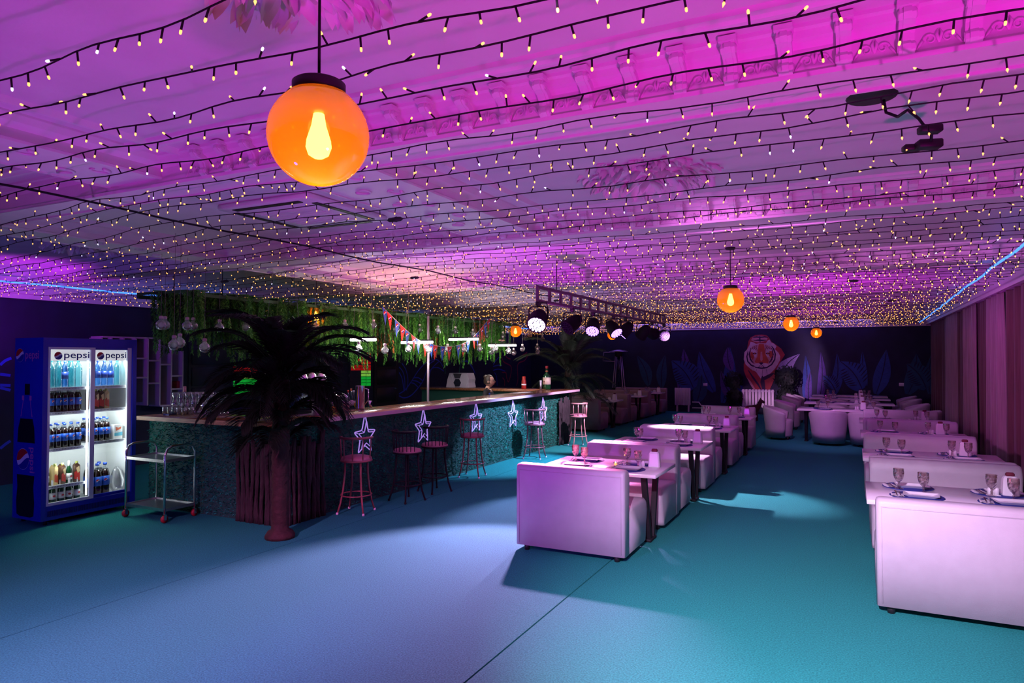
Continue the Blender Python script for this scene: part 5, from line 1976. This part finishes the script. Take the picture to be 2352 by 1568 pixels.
GM = [garland(L, GR) for L in (.72, .82, .92, 1.0, .65)]
GD = garland(.8, [ORANGE_LIT, ORANGE_LIT, GR[2]])
k = 0
for i in range(26):
    for j in range(4):
        y = fy0 + (fy1 - fy0) * (i + .5) / 26 + random.uniform(-.1, .1)
        x = fx0 + (fx1 - fx0) * (j + .5) / 4 + random.uniform(-.08, .08)
        orange_lit = (i, j) in ((12, 3), (17, 3), (21, 3))
        o = obj('hanging_garland', GD if orange_lit else GM[(i * 3 + j * 2) % 5], None, None, (x, y, fz + .07), (0, 0, random.uniform(0, 6)))
        zs = random.uniform(.85, 1.15) * (0.85 if i < 6 else .92)
        o.scale = (1, 1, zs)
        tag(o, 'garland among the greenery with orange light painted into its leaves' if orange_lit else 'green fern garland hanging from the frame above the bar', 'garland', 'orange-lit garlands above the bar' if orange_lit else 'fern garlands above the bar')

# ================================================================== TUBE LIGHTS, GLASS BULBS, BUNTING
tubes = [(593, 706, 757, 0, 'unlit pale tube lamp above the near palm'), (800, 868, 780, 1, 'lit white tube lamp right of the palm fronds'), (917, 998, 786, 1, 'widest lit white tube lamp behind the bunting'), (1028, 1101, 779, 1, 'lit white tube lamp at the right end of the bunting'), (1120, 1187, 793, 1, 'lit white tube lamp past the greenery')]
for pa, pb, row, lit, lab in tubes:
    c = onx((pa + pb) / 2, row, -6.45)
    d = (c - EYE).dot(FW)
    L = (pb - pa) / F * d / .95
    t = thing('tube_lamp', lab, 'tube lamp', c, 0, 'tube lamps above the bar')
    obj('tube', B().tube([(-L / 2, 0, 0), (L / 2, 0, 0)], .019, 12), LEDW if lit else M('tube_off', (.7, .6, .6), .4), t)
    obj('housing', B().box(-L / 2, L / 2, -.022, .022, .018, .045), BLACKP, t)
    for s in (-1, 1):
        obj('suspension_wire', B().tube([(s * L * .42, 0, .04), (s * L * .42 * .6, 0, ZC - c.z)], .003, 4), M('wire_pale', (.3, .3, .25), .5), t)


def bulb_build(label):
    t = thing('hanging_bulb', label, 'glass bulb', (0, 0, 0), 0, 'clear glass bulbs hung above the bar')
    r = .056
    obj('glass', B().lathe([(0, -r), (r * .5, -r * .87), (r * .87, -r * .5), (r, 0), (r * .87, r * .5), (r * .5, r * .85), (.02, r * 1.05), (.019, r * 1.35)], 16), MILKY, t)
    obj('collar', B().lathe([(.022, r * 1.2), (.022, r * 1.7), (.008, r * 1.8), (0, r * 1.8)], 12), M('collar_pale', (.6, .45, .42), .4), t)
    obj('filling', B().lathe([(0, -r * .8), (r * .5, -r * .66), (r * .66, -r * .35), (0, -r * .3)], 12), M('filling_dark', (.12, .05, .08), .7), t)
    return t


mk_bulb = Maker(bulb_build)
low = [(400, 792), (413, 787), (470, 798), (824, 801), (884, 804), (938, 801), (985, 803), (1028, 802), (1066, 802), (1102, 801), (1129, 808), (1138, 801), (1168, 806), (1180, 810), (1200, 801), (1234, 799), (1235, 809)]
high = [(370, 746), (379, 746), (430, 748), (444, 748), (504, 752), (564, 751), (638, 744), (725, 751), (792, 749), (858, 747), (911, 756), (964, 757), (1006, 760), (1046, 761), (1086, 767), (1118, 771), (1155, 772), (1153, 782), (1207, 777), (1217, 771), (1246, 779)]
for nm, lst, X_ in (('lower', low, -6.15), ('upper', high, -6.75)):
    for k, (px, py) in enumerate(lst):
        p = onx(px, py, X_ - .25 * (k % 2))
        w1 = 'by the dark wall' if px < 520 else 'above the palm' if px < 760 else 'among the greenery' if px < 1120 else 'near the far bar end'
        o = mk_bulb(p, 0, 'clear glass bulb %s of the %s row from the fridge, %s' % (('one two three four five six seven eight nine ten eleven twelve thirteen fourteen fifteen sixteen seventeen eighteen nineteen twenty twenty-one'.split())[k], nm, w1))
        obj('cord', B().tube([(0, 0, .09), (0, 0, ZC - p.z)], .0022, 4), M('cord_pale', (.25, .2, .15), .6) if k == 0 else bpy.data.materials['cord_pale'], o)

t = thing('pennant_bunting', 'string of red and blue triangular pennants across the greenery', 'bunting', (0, 0, 0))
path = smooth([(880, 706), (900, 726), (925, 750), (945, 768), (965, 782), (990, 790), (1010, 795), (1040, 795), (1065, 788), (1085, 775), (1100, 760), (1115, 742), (1128, 728)], 4)
XP = -6.30
P3 = [onx(px, py, XP) for px, py in path]
obj('cord', B().tube(P3, .004, 4), M('bunting_cord', (.6, .55, .5), .6), t)
FR, FBL = M('pennant_red', (.60, .03, .02), .6), M('pennant_blue', (.02, .10, .42), .6)
for k in range(20):
    i = int((k + .5) / 20 * (len(P3) - 1))
    p = P3[i]
    d = (P3[min(len(P3) - 1, i + 1)] - P3[max(0, i - 1)])
    d = Vector((0, d.y, d.z)).normalized()
    b = B()
    w2 = .075
    dn = Vector((random.uniform(-.02, .02), random.uniform(-.015, .015), -.25))
    b.prism([d * -w2, d * w2, dn], (.002, 0, 0), 0)
    f = obj('pennant', b, FR if k % 2 else FBL, t, p)
    e = B()
    emblem(e, dn * .26 + Vector((.004, 0, 0)), (0, 1, 0), (0, 0, 1), .034, (1, 0, 0))
    obj('emblem', e, [EMR, EMW, EMB], f)

q = onx(983, 915, -6.7)
t = thing('support_pole', 'thin pink lit metal pole standing behind the bar top', 'pole', (q.x, q.y, 0))
obj('tube', B().tube([(0, 0, 0), (0, 0, fz)], .022, 10), M('pole_metal', (.5, .4, .45), .35, .5), t)
obj('base_plate', B().lathe([(.06, 0), (.06, .01), (0, .012)], 16), M('pole_base', (.4, .35, .4), .4, .5), t)

# ================================================================== THINGS ON THE BAR
ZW = BZ + .05
def hurricane_build(h, r):
    def f(label):
        t = thing('tall_glass', label, 'glass', (0, 0, 0), 0, 'tall wavy glasses on the bar')
        pr = [(r * .8, 0), (r * .75, .008), (r * .45, h * .12), (r * .55, h * .22), (r * .95, h * .40), (r * .85, h * .55), (r * .62, h * .68), (r * .8, h * .85), (r, h), (r * .95, h), (r * .74, h * .85), (r * .56, h * .68), (r * .78, h * .55), (r * .86, h * .40), (r * .3, h * .16), (0, h * .14)]
        obj('bowl', B().lathe(pr, 14), GLASS, t)
        return t
    return Maker(f)


kh1, kh2 = hurricane_build(.25, .046), hurricane_build(.225, .036)
wd_ = 'one two three four five six seven eight nine ten eleven twelve'.split()
for i in range(5):
    p = onz(402 + i * 14.5, 948 - i * .2, ZW + .012)
    kh1(p, 0, 'larger wavy glass number %s from the left on the blue bar tray' % wd_[i])
for i in range(6):
    p = onz(468 + i * 10.5, 950, ZW + .012)
    kh2(p, 0, 'slim wavy glass number %s from the left on the blue bar tray' % wd_[i])
for i in range(7):
    p = onz(420 + i * 15, 942, ZW + .012)
    kh2(p + Vector((0, .03, 0)), 0, 'slim wavy glass number %s in the rear row of the blue bar tray' % wd_[i])
a, c = onz(395, 953, ZW), onz(535, 938, ZW)
b = B()
b.rbox(a.x - .03, c.x + .08, min(a.y, c.y) - .02, max(a.y, c.y) + .16, ZW, ZW + .011, .004, 1)
tag(obj('bar_tray', b, MATBLUE), 'blue mat under the tall glasses on the near bar top', 'tray')
def tumbler_build(label):
    t = thing('tumbler', label, 'glass', (0, 0, 0), 0, 'small tumblers by the fridge')
    obj('wall', B().lathe([(.028, 0), (.034, .085), (.031, .085), (.026, .01), (0, .01)], 12), GLASS, t)
    return t


mk_tum = Maker(tumbler_build)
for i in range(5):
    for j in range(2):
        mk_tum((-7.40 + .085 * i, BY0 - .02 + .1 * j, ZW), 0, 'small clear tumbler, %s from the fridge in the %s row on the near bar top' % (wd_[i], ('front', 'rear')[j]))

# beer tap tower
q = onz(727, 954, ZW)
t = thing('beer_tap', 'chrome beer tap tower with a thick horizontal barrel', 'beer tap', q)
VIOM = M('tap_white', (.7, .6, .72), .25)
obj('column', B().lathe([(.055, 0), (.06, .015), (.056, .05), (.05, .15), (.056, .2), (.05, .21), (0, .215)], 20), VIOM, t)
e = onx(788, 914, q.x) - Vector(q)
obj('barrel', B().tube([(0, .02, .17), (0, e.y * .97, .19)], .05, 18), CHROME, t)
obj('elbow', B().tube([(0, e.y * .97, .19), (.0, e.y * 1.04, .18), (0, e.y * 1.10, .12), (0, e.y * 1.13, 0)], [.05, .048, .042, .04], 14), CHROME, t)
for k in range(5):
    yk = e.y * (.2 + .15 * k)
    tp = obj('tap', B().tube([(.045, yk, .16), (.09, yk, .15), (.10, yk, .10)], .009, 8), CHROME, t)
    obj('handle', B().tube([(.09, yk, .155), (.10, yk, .21)], [.008, .013], 8), BLACKP, tp)
# sauce bottles, fruit, bottles and shaker along the bar top
def squeeze(px, row, h, r, col, label, nm='sauce_bottle', cat='bottle'):
    p = onz(px, row, ZW)
    t = thing(nm, label, cat, p)
    obj('body', B().lathe([(r * .9, 0), (r, .01), (r, h * .55), (r * .75, h * .7), (r * .4, h * .78)], 14), M('sauce_' + label.split()[0], col, .3), t)
    obj('nozzle', B().lathe([(r * .42, h * .77), (r * .3, h * .86), (r * .1, h), (0, h)], 10), M('nozzle_' + label.split()[0], tuple(min(1, c * 1.2) for c in col), .4), t)


squeeze(763, 943, .14, .036, (.6, .38, .02), 'yellow sauce bottle by the beer tap')
squeeze(773, 942, .15, .036, (.45, .02, .02), 'red sauce bottle by the beer tap')
squeeze(781, 941, .16, .036, (.65, .30, .02), 'orange sauce bottle by the beer tap')
squeeze(752, 944, .11, .034, (.05, .05, .06), 'black squat jar by the beer tap')
def liquor(px, row, h, r, col, label, neck):
    p = onz(px, row, ZW)
    t = thing('liquor_bottle', label, 'bottle', p, 0, 'bottles on the bar')
    obj('body', B().lathe([(r * .9, 0), (r, .01), (r, h * .55), (r * .4, h * .72), (r * .34, h * .9)], 14), M('liquor_' + '_'.join(label.split()[:2]), col, .1, spec=.7), t)
    obj('cap', B().lathe([(r * .4, h * .88), (r * .4, h), (0, h)], 10), neck, t)
    l = obj('label', B().lathe([(r * 1.02, h * .12), (r * 1.02, h * .4)], 14), LABW, t)


liquor(806, 936, .26, .032, (.008, .10, .05), 'tall green bottle between the taps and the shaker', M('neck_orange', (.6, .15, .05), .4))
liquor(812, 935, .23, .03, (.008, .08, .04), 'second green bottle between the taps and the shaker', FOIL)
liquor(820, 935, .21, .03, (.01, .07, .03), 'short green bottle behind the yellow fruit', BLACKP)
liquor(799, 937, .24, .03, (.02, .06, .08), 'dark teal bottle with a red top beside the taps', EMR)
p = onz(818, 937, ZW)
b = B().lathe([(0, 0), (.03, .008), (.045, .04), (.042, .065), (.02, .09), (.008, .10), (0, .10)], 16)
t = thing('lemon', 'orange-yellow fruit lying beside the steel shaker', 'fruit', p + Vector((.06, -.05, 0)))
obj('flesh', b, M('fruit', (.7, .33, .03), .45, bump=.2, bscale=200), t)
obj('stalk', B().tube([(0, 0, .098), (.004, 0, .112)], .003, 5), BARK, t)
p = onz(827, 939, ZW)
t = thing('cocktail_shaker', 'tall steel mixing jug standing on the bar', 'shaker', p)
obj('cup', B().lathe([(.055, 0), (.058, .01), (.058, .30), (.061, .305), (.055, .305), (.052, .02), (0, .02)], 20), CHROME, t)
obj('handle', B().tube([(.055, .02, .27), (.10, .04, .26), (.105, .04, .12), (.057, .02, .06)], .008, 6), CHROME, t)
p = onz(849, 934, ZW)
t = thing('jigger', 'small steel jigger on the bar beside the shaker', 'jigger', p)
obj('cups', B().lathe([(.038, 0), (.012, .04), (.03, .085), (.027, .085), (.008, .042), (0, .04)], 14), CHROME, t)
# shiny appliance behind the palm
t = thing('espresso_machine', 'shiny chrome appliance with glass domes behind the palm', 'appliance', (-6.75, 7.25, 0))
obj('stand', B().rbox(-.3, .3, -.3, .3, 0, 1.1, .01, 1), M('stand_dark', (.01, .01, .012), .6), t)
obj('boiler', B().rbox(-.22, .22, -.26, .26, 1.10, 1.42, .04, 3), CHROME, t)
for k in range(3):
    obj('dome', B().lathe([(.10, 1.42), (.10, 1.5), (.075, 1.57), (.03, 1.61), (0, 1.62)], 14, c=(0, -.18 + .18 * k, 0)), CHROME, t)
    obj('spout', B().tube([(.2, -.18 + .18 * k, 1.32), (.28, -.18 + .18 * k, 1.30), (.29, -.18 + .18 * k, 1.2)], .018, 8), CHROME, t)

# whiskey bottle, red bottle, straw glass, papers, blue cap
p = onz(1256, 893, ZW)
t = thing('whiskey_bottle', 'oversized green whiskey bottle with cream label on the bar', 'bottle', p, R(-20))
h = .50
obj('body', B().lathe([(.075, 0), (.083, .015), (.083, h * .52), (.07, h * .60), (.03, h * .70), (.026, h * .9)], 20), GREENB, t)
obj('cap', B().lathe([(.03, h * .88), (.03, h), (0, h)], 12), M('cap_red', (.3, .02, .03), .4), t)
obj('neck_seal', B().lathe([(.031, h * .74), (.029, h * .80)], 12), M('seal', (.55, .18, .1), .5), t)
l = obj('label', B().lathe([(.0845, h * .20), (.0845, h * .50)], 20), M('label_cream', (.75, .60, .45), .5), t)
b = B()
text_bm('JAMESON', .030, (1, 0, 0), (0, 0, 1), (-.062, -.086, h * .42), b, 0, .0, width=.124)
obj('lettering', b, M('letter_red', (.2, .03, .03), .5), l)
b = B().face([(.016 * math.cos(a), -.0862, h * .33 + .02 * math.sin(a)) for a in [k * math.pi / 5 for k in range(10)]], 0)
obj('crest', b, bpy.data.materials['letter_red'], l)
p = onz(1222, 894, ZW)
t = thing('red_bottle', 'slim red bottle standing at the far end of the bar', 'bottle', p + Vector((-.25, .12, 0)))
obj('body', B().lathe([(.05, 0), (.052, .01), (.052, .17), (.04, .20), (.04, .27), (0, .275)], 14), M('red_bottle', (.35, .015, .01), .35), t)
obj('label', B().lathe([(.0525, .08), (.0525, .11)], 14), LABW, t)
p = onz(1242, 895, ZW)
t = thing('straw_glass', 'narrow glass with white straws next to the whiskey bottle', 'glass', p)
obj('wall', B().lathe([(.025, 0), (.028, .10), (.026, .10), (.023, .008), (0, .008)], 12), GLASS, t)
for k in range(4):
    obj('straw', B().tube([(.008 * math.cos(k * 1.6), .008 * math.sin(k * 1.6), .01), (.018 * math.cos(k * 1.6), .018 * math.sin(k * 1.6), .2)], .0035, 5), PORCELAIN, t)
p = onz(1192, 902, ZW)
t = thing('menu_sheets', 'flat white menu sheets lying on the bar', 'papers', p, R(70))
for k in range(3):
    obj('sheet', B().box(-.15, .15, -.105, .105, .0005 + .0012 * k, .0014 + .0012 * k), CLOTHW, t, (.10 * k, .02 * k, 0), (0, 0, .12 * k))
p = onz(1140, 905, ZW)
t = thing('water_bottle', 'small clear bottle with blue cap by the barmaid', 'bottle', (-6.02, p.y - .1, .92))
obj('body', B().lathe([(.03, 0), (.032, .16), (.012, .21)], 12), PETC, t)
obj('cap', B().lathe([(.015, .205), (.015, .235), (0, .235)], 10), CAPB, t)
tag(obj('under_counter', B().rbox(-6.35, -5.93, 8.0, 13.0, .88, .92, .006, 1), STEEL), 'steel work shelf below the bar top on the inner side', 'work shelf')
# faceted white machine on the far counter
p = onz(1046, 889, ZW)
t = thing('faceted_machine', 'white faceted box with a dark hexagon on the far counter', 'machine', (p.x, p.y + .1, ZW))
def hx(cx, cz, r, sx=1.0):
    return [(cx + r * sx * math.cos(k * math.pi / 3), cz + r * math.sin(k * math.pi / 3)) for k in range(6)]


sc = (ray(1077, 880) - ray(1015, 880)).length * (p - EYE).length
w_ = sc / 2
WHT = M('machine_white', (.62, .55, .66), .4)
obj('case', B().prism([(x, 0, z) for x, z in ((-w_, 0), (w_, 0), (w_ * .92, .10), (w_ * .97, .18), (w_ * .82, .32), (-w_ * .72, .32), (-w_ * .9, .17))], (0, .3, 0)), WHT, t)
obj('front_facet', B().prism([(x, -.015, z) for x, z in hx(w_ * .52, .165, .15, .95)], (0, .03, 0)), WHT, t)
obj('dark_window', B().prism([(x, -.022, z) for x, z in hx(0, .10, .10, 1.0)], (0, .03, 0)), M('window_dark', (.02, .02, .04), .15), t)
obj('top_window', B().prism([(-.07, -.018, .2), (.07, -.018, .2), (.11, -.018, .31), (-.11, -.018, .31)], (0, .03, 0)), M('window_dim', (.06, .05, .08), .2), t)
obj('slanted_rib', B().prism([(-w_ * .62, -.014, .30), (-w_ * .57, -.014, .30), (-w_ * .2, -.014, .0), (-w_ * .28, -.014, .0)], (0, .02, 0)), WHT, t)

# ================================================================== BARMAID
px_, py_ = -6.42, 11.75
head_z = EYE.z - (878 - 822) / F * ((Vector((px_, py_, 0)) - EYE).dot(FW))
head_z = 1.345
SKIN = M('skin', (.55, .30, .22), .5)
CLOTH = M('black_top', (.012, .011, .014), .8)
HAIR = M('dark_hair', (.035, .018, .012), .5)
t = thing('person', 'person with tied-up dark hair, glasses and black top seated behind the bar', 'person', (px_, py_, 0), R(12))
neck = head_z - .115
bv = [(0, 0, .66), (0.01, 0, .80), (0.02, 0, .95), (.015, 0, neck - .11), (0.015, 0, neck - .035), (.02, 0, neck + .04),
      (.01, .155, neck - .085), (.02, .205, neck - .30), (.16, .15, .80), (.24, .12, .80),
      (.01, -.155, neck - .085), (.02, -.205, neck - .30), (.16, -.15, .80), (.24, -.12, .80),
      (.05, .09, .64), (.40, .11, .62), (.40, .11, .26), (.42, .11, .06), (.54, .12, .04),
      (.05, -.09, .64), (.40, -.11, .62), (.40, -.11, .26), (.42, -.11, .06), (.54, -.12, .04)]
be = [(0, 1), (1, 2), (2, 3), (3, 4), (4, 5), (3, 6), (6, 7), (7, 8), (8, 9), (3, 10), (10, 11), (11, 12), (12, 13), (0, 14), (14, 15), (15, 16), (16, 17), (17, 18), (0, 19), (19, 20), (20, 21), (21, 22), (22, 23)]
br = [(.13, .15), (.11, .13), (.11, .14), (.10, .12), (.06, .065), (.05, .05), .062, .05, .036, .026, .062, .05, .036, .026, .09, .075, .052, .036, .03, .09, .075, .052, .036, .03]
body = skinned('body', bv, be, br, CLOTH, t, 0, 2)
me = body.data
me.materials.append(SKIN)
for p in me.polygons:
    c = p.center
    if c.z > neck - .055 + .05 * (abs(c.y) > .05) - .03 * (c.x > .04) or (c.x > .19 and .74 < c.z < .86):
        p.material_index = 1
# head joined into the same body mesh
hb = B()
n_, m_ = 26, 20
hc = Vector((.045, 0, head_z))
vs, fs = [], []
for i in range(m_ + 1):
    ph = math.pi * i / m_
    for k in range(n_):
        a = 2 * math.pi * k / n_
        x, y, z = math.sin(ph) * math.cos(a), math.sin(ph) * math.sin(a), -math.cos(ph)
        rx, ry, rz = .098, .076, .118
        X, Y_, Z_ = x * rx, y * ry, z * rz
        if z < -.2:                                   # jaw narrows to the chin
            Y_ *= 1 + .45 * (z + .2)
            X *= 1 + .18 * (z + .2)
            if x > .2:
                X += .008
        if x > .6:                                    # face front: brow, eyes, nose, lips
            X += .030 * math.exp(-((y / .13) ** 2) - ((z + .12) / .16) ** 2)
            X += .012 * math.exp(-((y / .10) ** 2) - ((z - .08) / .18) ** 2)
            X -= .010 * math.exp(-(((abs(y) - .36) / .16) ** 2) - ((z - .06) / .10) ** 2)
            X += .008 * math.exp(-((y / .22) ** 2) - ((z + .45) / .07) ** 2)
        vs.append(hc + Vector((X, Y_, Z_)))
for i in range(m_):
    for k in range(n_):
        l = (k + 1) % n_
        fs.append((i * n_ + k, i * n_ + l, (i + 1) * n_ + l, (i + 1) * n_ + k))
hb.add(vs, fs, 1, True)
for s in (-1, 1):
    hb.ball(hc + Vector((-.005, s * .078, -.005)), (.018, .009, .03), 8, 6, 1)
    hb.ball(hc + Vector((.24, s * .10, .80 - head_z)) * 0 + Vector((.255, s * .115, .80)), (.035, .035, .016), 8, 6, 1)
    for f_ in range(5):                               # fingers of the hands resting in front
        hb.tube([(.265, s * (.09 + .012 * f_), .80), (.30 + .006 * (2 - abs(f_ - 2)), s * (.088 + .012 * f_), .797), (.318 + .008 * (2 - abs(f_ - 2)), s * (.087 + .012 * f_), .788)], [.0075, .007, .005], 6, 1)
bm = bmesh.new()
bm.from_mesh(me)
h_me = hb.mesh('head', [CLOTH, SKIN])
bm.from_mesh(h_me)
bm.to_mesh(me)
bm.free()
b = B()
vs, fs = [], []
for i in range(13):
    for k in range(24):
        ph = math.pi * (i / 12) * .62
        a = 2 * math.pi * k / 24
        d = Vector((math.sin(ph) * math.cos(a), math.sin(ph) * math.sin(a), math.cos(ph)))
        r = Vector((d.x * .108 - .006, d.y * .086, d.z * .130))
        if d.x > .25 and d.z < .72:
            r = r * .90
        vs.append(hc + r)
for i in range(12):
    for k in range(24):
        l = (k + 1) % 24
        fs.append((i * 24 + k, i * 24 + l, (i + 1) * 24 + l, (i + 1) * 24 + k))
b.add(vs, fs, 0, True)
b.ball(hc + Vector((-.075, 0, .085)), (.045, .045, .04), 12, 8)
obj('hair', b, HAIR, t)
b = B()
for s in (-1, 1):
    b.tube([hc + Vector((.106, s * .034 + .024 * math.cos(a), .010 + .018 * math.sin(a))) for a in [k * math.pi / 7 for k in range(14)]], .0022, 5, closed=True)
    b.tube([hc + Vector((.105, s * .058, .014)), hc + Vector((.0, s * .082, .012))], .002, 5)
b.tube([hc + Vector((.108, -.01, .014)), hc + Vector((.108, .01, .014))], .002, 5)
obj('glasses', b, BLACK, t)
b = B()
for s in (-1, 1):
    b.ball(hc + Vector((.089, s * .030, .010)), (.008, .011, .005), 8, 6)
    b.tube([hc + Vector((.094, s * .016, .032)), hc + Vector((.093, s * .034, .037)), hc + Vector((.084, s * .048, .031))], .0025, 5)
obj('eyes_and_brows', b, HAIR, t)
obj('lips', B().ball(hc + Vector((.098, 0, -.054)), (.006, .019, .006), 10, 6), M('lips', (.45, .10, .10), .4), t)
mkS1((px_, py_, .0), 0, 'red metal stool the person behind the bar sits on')

# ================================================================== PYRAMID HEATER BY THE FAR WALL
q = ony(1421, 850, 22.92)
t = thing('patio_heater', 'slim pyramid patio heater with flat top by the far wall', 'heater', (q.x, 22.92, 0))
HMt = M('heater_metal', (.55, .45, .6), .3, .6)
for sx in (-1, 1):
    for sy in (-1, 1):
        obj('leg', B().tube([(sx * .24, sy * .16, .0), (sx * .09, sy * .07, 1.86)], .016, 6), HMt, t)
obj('burner_tube', B().tube([(0, 0, .8), (0, 0, 1.9)], .05, 12), MT('heater_glass', (.5, .5, .6), .2), t)
obj('gas_box', B().prism([(-.2, -.15, .02), (.2, -.15, .02), (.2, .15, .02), (-.2, .15, .02)], (0, 0, .75)), BLACK, t)
obj('head', B().lathe([(.10, 1.84), (.13, 1.88), (.13, 2.0), (.10, 2.02)], 12), BLACK, t)
obj('reflector', B().lathe([(.34, 2.02), (.34, 2.035), (.05, 2.10), (0, 2.10)], 4), HMt, t)
obj('side_frame', B().tube([(-.12, -.05, 2.0), (-.5, -.1, 2.0), (-.54, -.1, 1.72)], .014, 6).tube([(-.54, -.1, 1.70), (-.12, -.08, 1.68)], .012, 6), HMt, t)
